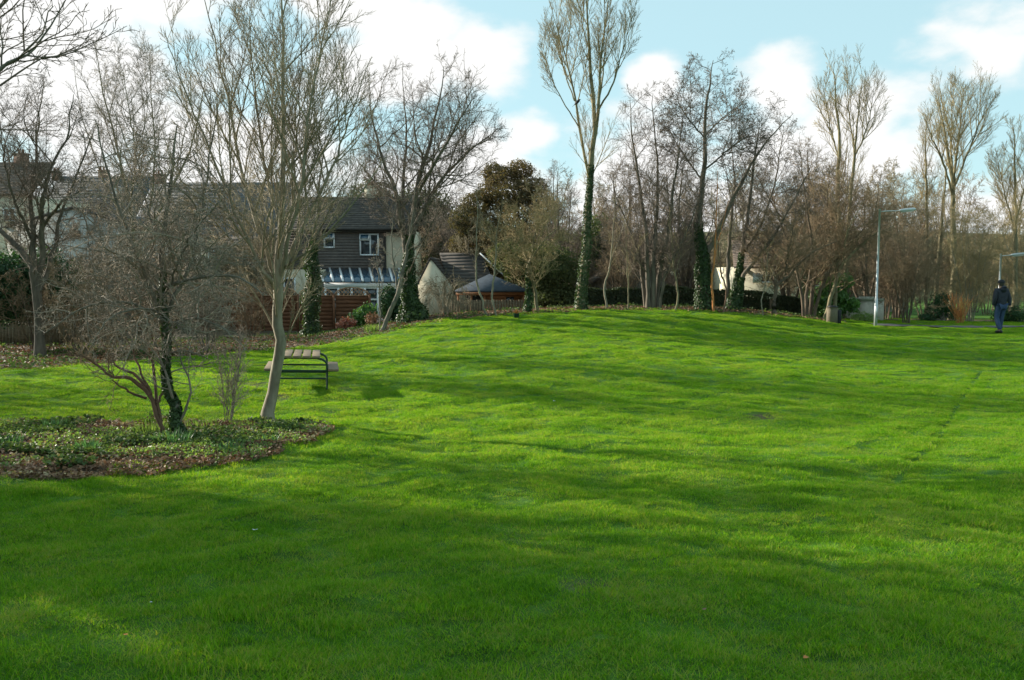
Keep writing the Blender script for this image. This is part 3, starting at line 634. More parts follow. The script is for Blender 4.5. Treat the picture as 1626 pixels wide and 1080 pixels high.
for i, (px, Y, s, lb) in enumerate([(1250,37.5,.8,'brown thicket tree behind the crooked small tree'),(1375,40,1.0,'brown thicket tree between the twin-trunked poplar and the near lamp post'),
        (1095,41,.6,'small brown thicket tree left of the black-green ivy base'),(1425,44,1.0,'brown thicket tree just right of the near lamp post, behind the hazels'),(985,39,.72,'brown thicket tree between the tallest poplar and the sheaf-stemmed tree')]):
    c = copy_tree(tk); c.location = on_ground(px, Y); c.rotation_euler.z = 2+i*1.4; c.scale = (s, s, s); c['label'] = lb; c['group'] = 'brown thicket trees'
tk['group'] = 'brown thicket trees'
for i, (key, px, Y, s, lb) in enumerate([('coppiced_tree53', 893, 41, .92, 'bare many-stemmed tree just left of the tallest poplar and behind it'),('coppiced_tree53', 1085, 40, 1.0, 'bare many-stemmed tree close behind the alder with the black-green ivy base, on its left'),
        ('forked_tree29', 1275, 43, 1.0, 'broad forked tree behind the crooked small tree'),('coppiced_tree53', 985, 43, 1.0, 'bare many-stemmed tree between the tallest poplar and the sheaf-stemmed one, set back'),
        ('coppiced_tree53', 1400, 46, .85, 'bare many-stemmed tree directly behind the near lamp post'),('forked_tree29', 735, 50, .9, 'broad forked tree in front of the big domed conifer, on its left')]):
    c = copy_tree(TREES[key]); c.location = on_ground(px, Y); c.rotation_euler.z = 1.5+i*1.3; c.scale = (s, s, s*.95); c['label'] = lb
for i, (k, px, Y, s, lb) in enumerate(wood):
    c = copy_tree(hz[k]); c.location = on_ground(px, Y); c.rotation_euler.z = 1.1+i*1.7; c.scale = (s, s, s*(1+.1*math.sin(i*3))); c['label'] = lb
# scrub behind the tree row (garden trees round the houses)
bk = [hazel('mid-brown garden tree behind the low gabled bungalow', 1010, 60, 330, 131, (bark_brown, twig_brown), 40, 4, 'bare garden trees between the houses', 'garden_tree', 'tree', .08),
      hazel('grey-brown garden tree behind the golden-twigged low tree', 880, 56, 300, 133, (bark_grey, twig_pale), 36, 4, 'bare garden trees between the houses', 'garden_tree', 'tree', .09)]
backs = [(0,1090,66,1.1,'brown garden tree behind the alder with the black-green ivy base'),(1,1150,62,1.0,'pale garden tree in the gap right of the black-green ivy base'),
         (0,1210,60,1.0,'brown garden tree behind the leaning alder'),(1,1270,58,.95,'pale garden tree behind the thicket tree'),(0,1340,58,1.05,'brown garden tree behind the twin-trunked poplar'),
         (1,1395,62,1.2,'pale garden tree behind the cream garden wall'),(0,960,52,.9,'brown garden tree just right of the tallest poplar trunk'),(1,560,62,1.0,'pale garden tree behind the dark slate-hung house roof'),
         (0,740,64,.95,'brown garden tree left of the big brown-green conifer'),(0,330,46,.85,'brown garden tree behind the pale barked tree on its left'),
         (1,395,50,.9,'pale garden tree behind the pale barked tree near the fence'),(0,150,44,.8,'brown garden tree in front of the slate roofs'),
         (1,290,42,.8,'pale garden tree above the left end of the fence'),(0,1060,90,1.6,'tall brown tree far behind the low gabled bungalow'),(1,1180,95,1.7,'tall pale tree far behind the cream house'),
         (0,1300,90,1.6,'tall brown tree far behind the thicket'),(1,1430,85,1.5,'tall pale tree on the far skyline behind the near lamp post'),(0,1500,95,1.7,'tall brown tree on the far skyline behind the fan-crowned poplar'),
         (1,960,100,1.6,'tall pale tree on the far skyline behind the tallest poplar')]
for i, (k, px, Y, s, lb) in enumerate(backs):
    c = copy_tree(bk[k]); c.location = on_ground(px, Y); c.rotation_euler.z = .7+i*2.1; c.scale = (s, s, s*.95); c['label'] = lb
for i, (k, px, Y, s, lb) in enumerate([(0,905,43,.62,'brown garden tree just left of the tallest poplar trunk'),
        (0,1262,50,.7,'brown garden tree before the right half of the cream bungalow'),
        (0,690,50,.7,'brown garden tree behind the small white gable'),(1,745,46,.62,'pale garden tree behind the blue-grey pavilion roof'),
        (0,270,40,.62,'brown garden tree behind the left end of the trellis fence'),(1,210,42,.72,'pale garden tree in front of the broad low gable on its right'),(0,110,40,.66,'brown garden tree in front of the broad low gable on its left'),
        (1,40,38,.62,'pale garden tree beyond the dark laurel hedge'),(0,430,46,.6,'brown garden tree between the pale curved trunk and the slim ivy column')]):
    c = copy_tree(bk[k]); c.location = on_ground(px, Y); c.rotation_euler.z = .3+i*1.7; c.scale = (s*1.1, s*1.1, s*.95); c['label'] = lb
# scrub bank at the left, between the grass and the gardens
sc = [hazel('brown twiggy bush at the left edge of the lawn beyond the tangled little tree', 130, 24, 425, 141, (bark_brown, twig_brown), 60, 8, 'scrub along the left edge of the lawn', 'scrub_bush', 'bush', .03),
      hazel('grey twiggy bush in front of the left end of the trellis fence', 330, 27, 432, 143, (bark_grey, twig_grey), 52, 8, 'scrub along the left edge of the lawn', 'scrub_bush', 'bush', .03)]
for i, (k, px, Y, s, lb) in enumerate([(1,200,26,1.0,'grey twiggy bush directly behind the tangled little tree'),(0,265,29,1.05,'brown twiggy bush left of the trellis fence'),(0,60,26.5,.9,'brown twiggy bush at the foot of the many-stemmed garden tree'),
                                    (0,395,32,.85,'brown twiggy bush against the trellis fence behind the pale trunk')]):
    c = copy_tree(sc[k]); c.location = on_ground(px, Y); c.rotation_euler.z = 1+i*1.9; c.scale = (s, s, s); c['label'] = lb
# low mound of drooping dead twigs in front of the white gable
g = np.random.default_rng(151); st = []
for i in range(26):
    a = g.uniform(-1, 1); d = g.uniform(-.8, .8); h = g.uniform(.55, 1)
    st.append([(706+a*6, 502, d*.2, .018), (706+a*16, 502-48*h, d*.6, .015), (706+a*30, 502-56*h, d, .011), (706+a*44, 502-30*h, d*1.3, .005)])
tree('drooping_bush', 'bush', 'domed bush of arching pale dead twigs in front of the small white gable', 31, 706, st,
     [L1(7, 35, .7, t0=.3, up=-.06, w=.1), LN(5, 35, .5, up=-.05, w=.1), LN(3, 35, .5, min=.03)], mats=(bark_pale, twig_pale), seed=151, sidesten=4, limbname='stem')
# trees outside the picture on the left, whose shade lies across the near grass
def shade_tree(x, y, h, sp, seed, label, ivyn=0):
    base = Vector((x, y, g1(x, y))); root = empty('park_tree', base, label, 'tree', 'trees standing left of the view'); rng = np.random.default_rng(seed)
    Ps = []; Rs = []
    P, r = smooth_line([(0,0,-.1),(.1,0,h*.3),(0,.1,h*.6),(.2,0,h)], [.22,.18,.11,.02], 18, rng, .05); Ps.append(P); Rs.append(r)
    for i in range(7):
        a = i*2.4+seed; z = h*(.22+.07*i); ln = sp*(1-.08*i)
        P, r = smooth_line([(0,0,z),(math.cos(a)*ln*.4, math.sin(a)*ln*.4, z+h*.1),(math.cos(a)*ln*.8, math.sin(a)*ln*.8, z+h*.26)], [.09,.06,.02], 18, rng, .05); Ps.append(P); Rs.append(r)
    for i, (P, r) in enumerate(zip(Ps, Rs)):
        a_ = Acc(); a_.tubes(P[None], r[None], 7); a_.build('limb' if i else 'trunk', bark_dark, root, True)
    t = Acc(); lens = np.linalg.norm(np.array(Ps)[:, -1]-np.array(Ps)[:, 0], axis=1)
    grow_levels(t, np.array(Ps), np.array(Rs), lens, [L1(12, 45, 2.4, t0=.25, up=.06, w=.14), LN(8, 42, .58, w=.16), LN(6, 40, .58, w=.2), LN(4, 38, .8, min=.03)], None, rng, .006)
    t.build('crown', twig_dark, root)
    if ivyn: add_ivy(root, Ps, Rs, [(i, 0 if i == 0 else .1, .9 if i == 0 else .6, .45) for i in range(len(Ps))], ivyn, rng, .16)
    return root
s1 = shade_tree(-16.5, 13.5, 10.5, 4.0, 201, 'ivy-laden bare tree off to the left, nearest the planted bed', 2600)
s2 = shade_tree(-27, 16, 9, 3.8, 203, 'bare tree off to the left beyond the first', 0)
shade_pos = [(s1,-15.5,9.2,1.0,'ivy-laden bare tree off to the left, level with the bed'),(s1,-17.5,4.6,1.1,'ivy-laden bare tree off to the left, near the camera'),(s1,-20,9.4,1.15,'ivy-laden bare tree second off to the left'),
             (s1,-15,-.5,1.0,'ivy-laden bare tree off to the left, behind the camera'),(s1,-21.5,15.6,1.15,'ivy-laden bare tree in the second row off to the left'),(s1,-26,12.5,1.3,'ivy-laden bare tree farthest off to the left'),
             (s1,-14,11.3,.95,'ivy-laden bare tree off to the left, closest to the edge of the view'),(s1,-13.5,5.4,.8,'low ivy-laden bare tree off to the left near the camera'),(s2,-29,25.5,1.1,'bare tree far off to the left beside the scrub'),
             (s1,-25,5,1.3,'ivy-laden bare tree in the third row off to the left'),(s2,-31,9,1.2,'bare tree in the third row behind the bed')]
for i, (s, x, y, k, lb) in enumerate(shade_pos):
    c = copy_tree(s); c.location = (x, y, g1(x, y)); c.rotation_euler.z = i*1.3; c.scale = (k, k, k); c['label'] = lb
# the wooded hillside far behind, one mass
def far_wood():
    rng = np.random.default_rng(500); n = 1100; x = rng.uniform(-150, 150, n); y = rng.uniform(84, 150, n); z = gz(x, y); h = rng.uniform(4, 8, n); m = 30
    t = rng.uniform(0, .7, (n, m)); A = np.stack([x[:, None]+0*t, y[:, None]+0*t, z[:, None]+h[:, None]*t*.8], -1); az = rng.uniform(0, 6.283, (n, m)); L = h[:, None]*(.5-.3*t)*rng.uniform(.6, 1.1, (n, m))
    B = A+np.stack([np.cos(az)*L*.6, np.sin(az)*L*.6, L*.9], -1); a = Acc(); a.cones(A.reshape(-1, 3), B.reshape(-1, 3), np.full(n*m, .045)); tag(a.build('far_wood', twig_brown), kind='stuff')
far_wood()

# ------------------------------------------------------------------ evergreens, bushes, hedges
def foliage(name, cat, label, px, Y, clumps, n, size, mat, seed, stem=True, group=None, branch=False, bmat=None, part='foliage'):
    """clumps: (px,py,dY,rx,ry,rz metres)"""
    rng = np.random.default_rng(seed); b = on_ground(px, Y); o = np.array(b); root = empty(name, b, label, cat, group)
    a = Acc(); vol = np.array([c[3]*c[4]+c[4]*c[5] for c in clumps]); cnt = (n*vol/vol.sum()).astype(int)
    tr = Acc(); cs = []
    for c, k in zip(clumps, cnt):
        ctr = pix(c[0], c[1], Y+c[2])-o; d = norm(rng.normal(size=(k, 3)))
        az = np.arctan2(d[:, 1], d[:, 0]); lump = .68+.62*vnoise(az*2.3+seed, d[:, 2]*3.4+c[0], seed)
        rad = lump*(1-.45*rng.uniform(0, 1, k)**2.2)
        p = ctr+d*np.array(c[3:6])*rad[:, None]+rng.normal(0, size*.6, (k, 3))
        ok = p[:, 2] > -.02
        a.leaves(p[ok], (d+rng.normal(0, .55, (k, 3)))[ok], size, rng); cs.append(ctr)
    a.build(part, mat, root)
    if stem:
        P = []; Rr = []
        for ctr in cs:
            q, r = smooth_line([(0, 0, -.05), tuple(ctr*np.array([.4, .4, .5])), tuple(ctr)], [.09, .06, .02], 18, rng, .03); P.append(q); Rr.append(r)
        tr.tubes(np.array(P), np.array(Rr), 6); tr.build('trunk', bmat or bark_dark, root, True)
        if branch:
            t = Acc(); grow_levels(t, np.array(P), np.array(Rr), np.linalg.norm(np.array(cs), axis=1), [L1(18, 55, 2.2, t0=.3, up=.05, w=.14), LN(8, 45, .5, w=.2), LN(5, 40, .5, min=.04)], None, rng, .006)
            t.build('branches', twig_brown, root)
    return root
foliage('conifer', 'tree', 'big domed conifer, rusty brown on its sunny crown and dark green below', 815, 47,
        [(800,305,0,1.5,1.5,1.2),(758,325,.4,.9,1,.8),(740,352,-.3,.9,.9,.8),(845,305,-.5,.9,1,.8),(868,335,.3,.9,.9,.8),(815,345,-.6,1.5,1.2,1.1),(775,375,-.4,1.4,1.2,1.1),(868,380,-.2,1.1,1.1,1.0),(826,272,0,.8,.8,.55),(786,276,.3,.8,.8,.6),(890,400,.4,.7,.8,.7),
         (735,395,.2,.9,.9,.8),(800,415,0,2.2,1.9,1.2),(870,430,0,1.5,1.4,1.1),(830,385,-.8,1.2,.9,.9)], 68000, .09, conifer_m, 301)
foliage('yew', 'tree', 'dark spreading evergreen drooping over the garden behind the ivy-stemmed low tree', 860, 37,
        [(855,420,0,1.5,1.3,.9),(885,440,0,1.2,1.1,1.0),(825,418,0,1.0,1,.7),(800,405,.3,.7,.7,.5),(880,470,0,1.1,1,.6)], 22000, .09, pine_m, 303)
foliage('pine', 'tree', 'dark evergreen peeping over the dark house roof left of the forked tree', 590, 66,
        [(590,322,0,1.9,1.5,1.7),(575,335,0,1.6,1.4,1.3),(615,340,0,1.5,1.4,1.2),(600,370,0,2,1.5,2)], 13000, .15, pine_m, 305)
foliage('pine', 'tree', 'dark evergreen behind the forked tree, above the small white gable', 668, 60,
        [(668,330,0,2.0,1.5,1.5),(695,345,0,1.6,1.4,1.4),(650,350,0,1.5,1.4,1.3),(672,385,0,2.5,1.6,1.9),(715,380,0,1.7,1.6,1.6)], 18000, .14, pine_m, 307)
foliage('evergreen', 'tree', 'dull green evergreen seen between the tallest poplar and the sheaf-stemmed tree', 955, 50,
        [(955,380,0,1.5,1.3,1.3),(935,410,0,1.2,1.2,1.2),(970,415,0,1.2,1.2,1.0)], 12000, .12, pine_m, 309)
foliage('laurel_hedge', 'hedge', 'tall dark laurel hedge at the far left behind the many-stemmed tree', 20, 27.5,
        [(0,455,0,1.0,.9,1.1),(35,450,0,.8,.8,1.0),(70,440,.3,.8,.7,.9),(-40,450,0,1,.9,1.1),(20,480,0,1.4,.8,.8),(100,455,.4,.7,.7,.9),(125,470,.5,.6,.6,.6)], 26000, .085, laurel_m, 311, stem=False)
foliage('laurel_bush', 'bush', 'glossy green leafy bush behind the leaning stems near the litter bin', 1320, 35.5,
        [(1315,452,0,.35,.4,.35),(1330,472,.2,.4,.4,.3),(1300,470,-.2,.35,.4,.35),(1352,485,0,.3,.4,.25),(1318,492,0,.6,.5,.35),(1342,448,.3,.25,.3,.25)], 3200, .12, bush_m, 313)
foliage('holly_bush', 'bush', 'dark evergreen bush beside the orange-stemmed shrub', 1497, 38, [(1495,480,0,.4,.4,.45),(1507,497,.2,.4,.4,.3),(1482,495,0,.35,.4,.4),(1470,505,-.2,.3,.3,.2)], 3200, .07, laurel_m, 315)
foliage('holly_bush', 'bush', 'low dark bush in the wood right of the walking man', 1608, 38, [(1608,500,0,.55,.5,.4),(1590,503,0,.35,.4,.3)], 2500, .07, laurel_m, 317)
foliage('garden_shrub', 'shrub', 'green-leaved shrub in front of the trellis fence behind the red-leaved one', 575, 37.5, [(575,505,0,.45,.4,.4),(585,495,.1,.35,.3,.35),(562,510,-.1,.35,.3,.3)], 1300, .12, bush_m, 319)
foliage('garden_shrub', 'shrub', 'small shrub with red and cream leaves at the foot of the trellis fence', 547, 36.5, [(545,517,0,.28,.3,.26),(556,515,.1,.24,.25,.24)], 420, .11, redleaf_m, 321)
foliage('dead_bush', 'bush', 'rusty withered bush at the foot of the thin leaning tree', 596, 33, [(596,512,0,.35,.3,.3),(590,505,0,.25,.2,.22)], 900, .05, brownleaf_m, 323)
foliage('dark_shrub', 'shrub', 'dark green shrub beside the conservatory beyond the fence end', 618, 41, [(617,480,0,.45,.5,.8),(632,492,0,.5,.5,.6)], 5000, .08, laurel_m, 325)
foliage('low_shrub', 'shrub', 'grey-green low shrub in front of the cream garden wall', 1372, 34.5, [(1372,505,0,.5,.4,.22),(1362,507,0,.3,.3,.2)], 1500, .05, herb_m, 327)
# orange-stemmed shrub: a fan of bare upright canes
tree('dogwood', 'shrub', 'fan of bright orange bare canes in front of the wood', 35.2, 1525, cane(1525, 514, 44, 0, 24, 331, 18, .016),
     [L1(6, 25, .5, t0=.2, up=.1, w=.1), LN(4, 25, .5, min=.02)], mats=(bark_orange, bark_orange), seed=331, sidesten=4, limbname='stem')
# clipped hedges
def hedge(label, pxa, pxb, Ya, Yb, h, w, n, seed):
    rng = np.random.default_rng(seed); A = np.array(on_ground(pxa, Ya)); B = np.array(on_ground(pxb, Yb)); L = np.linalg.norm((B-A)[:2])
    root = empty('clipped_hedge', A, label, 'hedge'); ax = norm((B-A)*np.array([1, 1, 0])); pr = np.array([-ax[1], ax[0], 0])
    a = Acc(); u = rng.uniform(0, L, n); f = rng.uniform(0, 1, n); zz = np.where(f < .62, rng.uniform(0, h, n), h); yy = np.where(f < .62, np.where(f < .5, -w/2, w/2), rng.uniform(-w/2, w/2, n))
    nn = np.where((f < .5)[:, None], -pr, np.where((f < .62)[:, None], pr, np.array([0, 0, 1.])))
    bump = (vnoise(u*1.4, zz*2, seed)-.5)*.18
    p = ax*u[:, None]+pr*yy[:, None]+np.array([0, 0, 1])*zz[:, None]+nn*bump[:, None]+rng.normal(0, .03, (n, 3))
    gzv = gz(A[0]+p[:, 0], A[1]+p[:, 1])-A[2]; p[:, 2] += gzv
    a.leaves(p, nn+rng.normal(0, .5, (n, 3)), .065, rng); a.build('foliage', hedge_m, root)
    c = Acc(); k = 24
    for i in range(k):
        q0 = A+ax*L*(i+.02)/k; q1 = A+ax*L*(i+.98)/k; z = min(g1(q0[0], q0[1]), g1(q1[0], q1[1]))-.1
        c.bar((*(q0-A)[:2], z-A[2]+(h)/2), (*(q1-A)[:2], z-A[2]+(h)/2), w*.7, h*.86)
    c.build('branches', twig_brown, root)
hedge('long dark clipped hedge running behind the row of trees', 885, 1215, 38, 38, .95, .8, 30000, 341)
hedge('shorter dark clipped hedge behind the crooked small tree', 1222, 1300, 37.5, 37.5, .85, .8, 9000, 343)
# ------------------------------------------------------------------ ground
EDGE = np.array([(-60,19.5),(-13.5,20.0),(-11.2,20.6),(-10.2,24.5),(-8.4,27.6),(-6.2,28.4),(-4.9,28.3),(-4.2,28.4),(-3.3,29.0),(-1.3,29.6),(1.5,30.6),(5,31.6),(9.3,31.7),(11.5,31.9),(13.3,33.0),(14.3,36.0),(17,38.2),(26,38.6),(60,39)])
TRACK = np.array([tuple(on_ground(px, Y))[:2] for px, Y in ((1556,19.6),(1535,17.2),(1512,14.5),(1490,12.3),(1455,10.6),(1432,9.6),(1405,8.3),(1388,7.4),(1370,6.6))])
BARE = [(on_ground(922, 5.15), .22), (on_ground(1216, 14.2), .35), (on_ground(548, 17.8), .3), (on_ground(395, 18.4), .35), (on_ground(462, 16.9), .5)]
BEDC = (-6.35, 11.5)
def bed_mask(x, y):
    a = np.arctan2(y-BEDC[1], x-BEDC[0]); r = 1+.2*(fbm(np.cos(a)*2+4, np.sin(a)*2+4, 31, 3)-.45)*2+.10*(vnoise(np.cos(a)*9+4, np.sin(a)*9+4, 33)-.5)
    d = np.hypot((x-BEDC[0])/3.35, (y-BEDC[1])/2.05)/r
    d2 = np.hypot((x+3.9)/1.05, (y-12.4)/1.1)/r
    return np.minimum(d, d2)            # <1 inside
def soil_mask(x, y):
    e = np.interp(x, EDGE[:, 0], EDGE[:, 1])
    m = (y-e)+(fbm(x*.9, y*.9, 41, 3)-.45)*1.6
    s = np.clip(m/.7+.5, 0, 1)
    s = s*np.clip((46-y)/4, 0, 1)
    s = np.maximum(s, np.clip((y-72)/25, 0, .75))
    for p, r in BARE:
        s = np.maximum(s, np.clip(1.4-np.hypot(x-p.x, (y-p.y)*1.3)/r+(vnoise(x*9, y*9, 5)-.5), 0, .85))
    return s
def track_d(x, y):
    d = np.full(np.shape(x), 9.0)
    for a, b in zip(TRACK[:-1], TRACK[1:]):
        v = b-a; t = np.clip(((x-a[0])*v[0]+(y-a[1])*v[1])/(v@v), 0, 1)
        d = np.minimum(d, np.hypot(x-a[0]-t*v[0], y-a[1]-t*v[1]))
    return d
def gzt(x, y): return gz(x, y)-.045*np.exp(-(track_d(x, y)/.08)**2)
def ground_material():
    m, nt, b = newmat('lawn_ground'); N = nt.nodes; L = nt.links; b.inputs['Roughness'].default_value = .9; b.inputs['Specular IOR Level'].default_value = .15
    tc = N.new('ShaderNodeTexCoord'); n1 = N.new('ShaderNodeTexNoise'); n1.inputs['Scale'].default_value = 1.3; n1.inputs['Detail'].default_value = 8; L.new(tc.outputs['Object'], n1.inputs['Vector'])
    n2 = N.new('ShaderNodeTexNoise'); n2.inputs['Scale'].default_value = 22; n2.inputs['Detail'].default_value = 6; L.new(tc.outputs['Object'], n2.inputs['Vector'])
    c1 = N.new('ShaderNodeValToRGB'); e = c1.color_ramp.elements; e[0].position = .35; e[0].color = (.045,.105,.012,1); e[1].position = .7; e[1].color = (.085,.19,.018,1); L.new(n1.outputs[0], c1.inputs[0])
    c2 = N.new('ShaderNodeValToRGB'); e = c2.color_ramp.elements; e[0].position = .38; e[0].color = (.055,.04,.025,1); e[1].position = .62; e[1].color = (.12,.085,.055,1)
    k = c2.color_ramp.elements.new(.52); k.color = (.065,.055,.03,1); L.new(n2.outputs[0], c2.inputs[0])
    at = N.new('ShaderNodeAttribute'); at.attribute_name = 'soil'
    mx = N.new('ShaderNodeMix'); mx.data_type = 'RGBA'; L.new(at.outputs['Fac'], mx.inputs['Factor']); L.new(c1.outputs[0], mx.inputs['A']); L.new(c2.outputs[0], mx.inputs['B'])
    L.new(mx.outputs['Result'], b.inputs['Base Color'])
    bp = N.new('ShaderNodeBump'); bp.inputs['Strength'].default_value = .6; bp.inputs['Distance'].default_value = .03; L.new(n2.outputs[0], bp.inputs['Height']); L.new(bp.outputs[0], b.inputs['Normal'])
    return m
def grid_mesh(name, xs, ys, zf, mat, kind='structure', attr=None):
    X, Y = np.meshgrid(xs, ys); Z = zf(X, Y); a = Acc(); nx = len(xs); ny = len(ys)
    i = np.arange(nx*ny).reshape(ny, nx); q = np.stack([i[:-1, :-1], i[:-1, 1:], i[1:, 1:], i[1:, :-1]], -1).reshape(-1, 4)
    a.add(np.stack([X, Y, Z], -1).reshape(-1, 3), q); o = a.build(name, mat, smooth=True); tag(o, kind=kind)
    if attr is not None:
        at = o.data.attributes.new('soil', 'FLOAT', 'POINT'); at.data.foreach_set('value', attr(X, Y).astype(np.float32).ravel())
    return o
xs = np.concatenate([[-900,-500,-300,-200,-140,-110,-90,-75,-60,-50,-43,-37,-32,-28,-25,-22.5,-21], np.arange(-20, 24, .22), [26,28,31,35,40,46,54,64,78,95,120,150,200,300,500,900]])
ys = np.concatenate([[-400,-200,-100,-60,-40,-28,-20,-14,-10,-7,-5,-3,-1.5,0,1,2], np.concatenate([np.arange(2.4, 16, .13), np.arange(16, 30, .22), np.arange(30, 42, .4)]), [42,43,44.5,46,48,50,53,57,62,68,75,84,92,100,110,120,132,145,160,180,200,225,255,320,450,700,1200]])
ground = grid_mesh('ground', xs, ys, lambda X, Y: gzt(X, Y), ground_material(), attr=soil_mask)

# planted bed: a low earth mound draped just above the lawn
soil_m = pmat('bed_soil', (.17,.115,.07), (.055,.04,.026), 14, .95, .7, c3=(.24,.19,.11))
def bed():
    a = Acc(); nr = 34; na = 160; V = []
    ang = np.arange(na)*2*np.pi/na
    dx = np.cos(ang); dy = np.sin(ang); rr = np.zeros(na)
    for j in range(na):
        s = np.linspace(.3, 6, 400); mm = bed_mask(BEDC[0]+dx[j]*s, BEDC[1]+dy[j]*s); k = np.argmax(mm > 1); rr[j] = s[k]
    for i in range(nr+1):
        f = i/nr; x = BEDC[0]+dx*rr*f; y = BEDC[1]+dy*rr*f
        z = gz(x, y)+.028-.05*f**14+.05*(1-f**2)*fbm(x*3, y*3, 51, 3)
        V.append(np.stack([x, y, z], 1))
    idx = np.arange((nr+1)*na).reshape(nr+1, na); nx_ = np.roll(idx, -1, axis=1)
    q = np.stack([idx[:-1], nx_[:-1], nx_[1:], idx[1:]], -1).reshape(-1, 4)[:, ::-1]
    a.add(np.concatenate(V), q); o = a.build('planting_bed', soil_m, smooth=True); tag(o, kind='structure')
bed()
def bedz(x, y): return gz(x, y)+.035

# ------------------------------------------------------------------ grass: blades in small clumps over the whole lawn
def grass_material(name='grass_blade', dull=1.0):
    m, nt, b = newmat(name); N = nt.nodes; L = nt.links; b.inputs['Roughness'].default_value = .6; b.inputs['Specular IOR Level'].default_value = .10
    geo = N.new('ShaderNodeNewGeometry')
    n1 = N.new('ShaderNodeTexNoise'); n1.inputs['Scale'].default_value = 1.1; n1.inputs['Detail'].default_value = 8; n1.inputs['Roughness'].default_value = .78; L.new(geo.outputs['Position'], n1.inputs['Vector'])
    oi = N.new('ShaderNodeObjectInfo')
    s = N.new('ShaderNodeMath'); s.operation = 'MULTIPLY_ADD'; L.new(geo.outputs['Random Per Island'], s.inputs[0]); s.inputs[1].default_value = .50; L.new(n1.outputs[0], s.inputs[2])
    s2 = N.new('ShaderNodeMath'); s2.operation = 'MULTIPLY_ADD'; L.new(oi.outputs['Random'], s2.inputs[0]); s2.inputs[1].default_value = .16; L.new(s.outputs[0], s2.inputs[2])
    cr = N.new('ShaderNodeValToRGB'); e = cr.color_ramp.elements; e[0].position = .50; e[0].color = (.048,.155,.010,1); e[1].position = .82; e[1].color = (.135,.315,.014,1)
    k = cr.color_ramp.elements.new(.93); k.color = (.20,.37,.02,1); k = cr.color_ramp.elements.new(.995); k.color = (.26,.32,.07,1)
    L.new(s2.outputs[0], cr.inputs[0]); L.new(cr.outputs[0], b.inputs['Base Color'])
    for q in cr.color_ramp.elements: q.color = tuple(c*dull for c in q.color[:3])+(1,)
    tr = N.new('ShaderNodeBsdfTranslucent'); t = N.new('ShaderNodeMix'); t.data_type = 'RGBA'; t.blend_type = 'MULTIPLY'; t.inputs['Factor'].default_value = 1
    L.new(cr.outputs[0], t.inputs['A']); t.inputs['B'].default_value = (1.9, 1.65, .5, 1); L.new(t.outputs['Result'], tr.inputs[0])
    ms = N.new('ShaderNodeMixShader'); ms.inputs[0].default_value = .48; L.new(b.outputs[0], ms.inputs[1]); L.new(tr.outputs[0], ms.inputs[2]); L.new(ms.outputs[0], N['Material Output'].inputs[0])
    return m
grass_m = grass_material(); trodden_m = grass_material('trodden_grass_blade', .38)
def grass_patch(seed, n=900, R_=.30, mat=None):
    rng = np.random.default_rng(seed); r = R_*np.sqrt(rng.uniform(0, 1, n)); a = rng.uniform(0, 6.283, n)
    base = np.stack([r*np.cos(a), r*np.sin(a), np.full(n, -.012)], 1)
    tuft = .35+1.2*vnoise(base[:, 0]*13+seed*3, base[:, 1]*13, seed)**1.3
    h = rng.uniform(.018, .042, n)*tuft; w = rng.uniform(.0014, .0028, n); az = rng.uniform(0, 6.283, n); la = az+rng.normal(0, .4, n)
    side = np.stack([np.cos(az+1.57), np.sin(az+1.57), np.zeros(n)], 1); lean = np.stack([np.cos(la), np.sin(la), np.zeros(n)], 1)*(h*rng.uniform(.4, 1.7, n))[:, None]
    up = np.array([0, 0, 1.])
    v0 = base-side*w[:, None]; v1 = base+side*w[:, None]
    mid = base+up*(h*.6)[:, None]+lean*.35; v2 = mid+side*(w*.8)[:, None]; v3 = mid-side*(w*.8)[:, None]; v4 = base+up*h[:, None]+lean
    A = Acc(); i = np.arange(n)[:, None]*5
    A.add(np.stack([v0, v1, v2, v3, v4], 1).reshape(-1, 3), i+np.array([[0, 1, 2, 3]]), i+np.array([[3, 2, 4]]))
    return A.build('grass_clump', mat or grass_m, link=False, smooth=False)
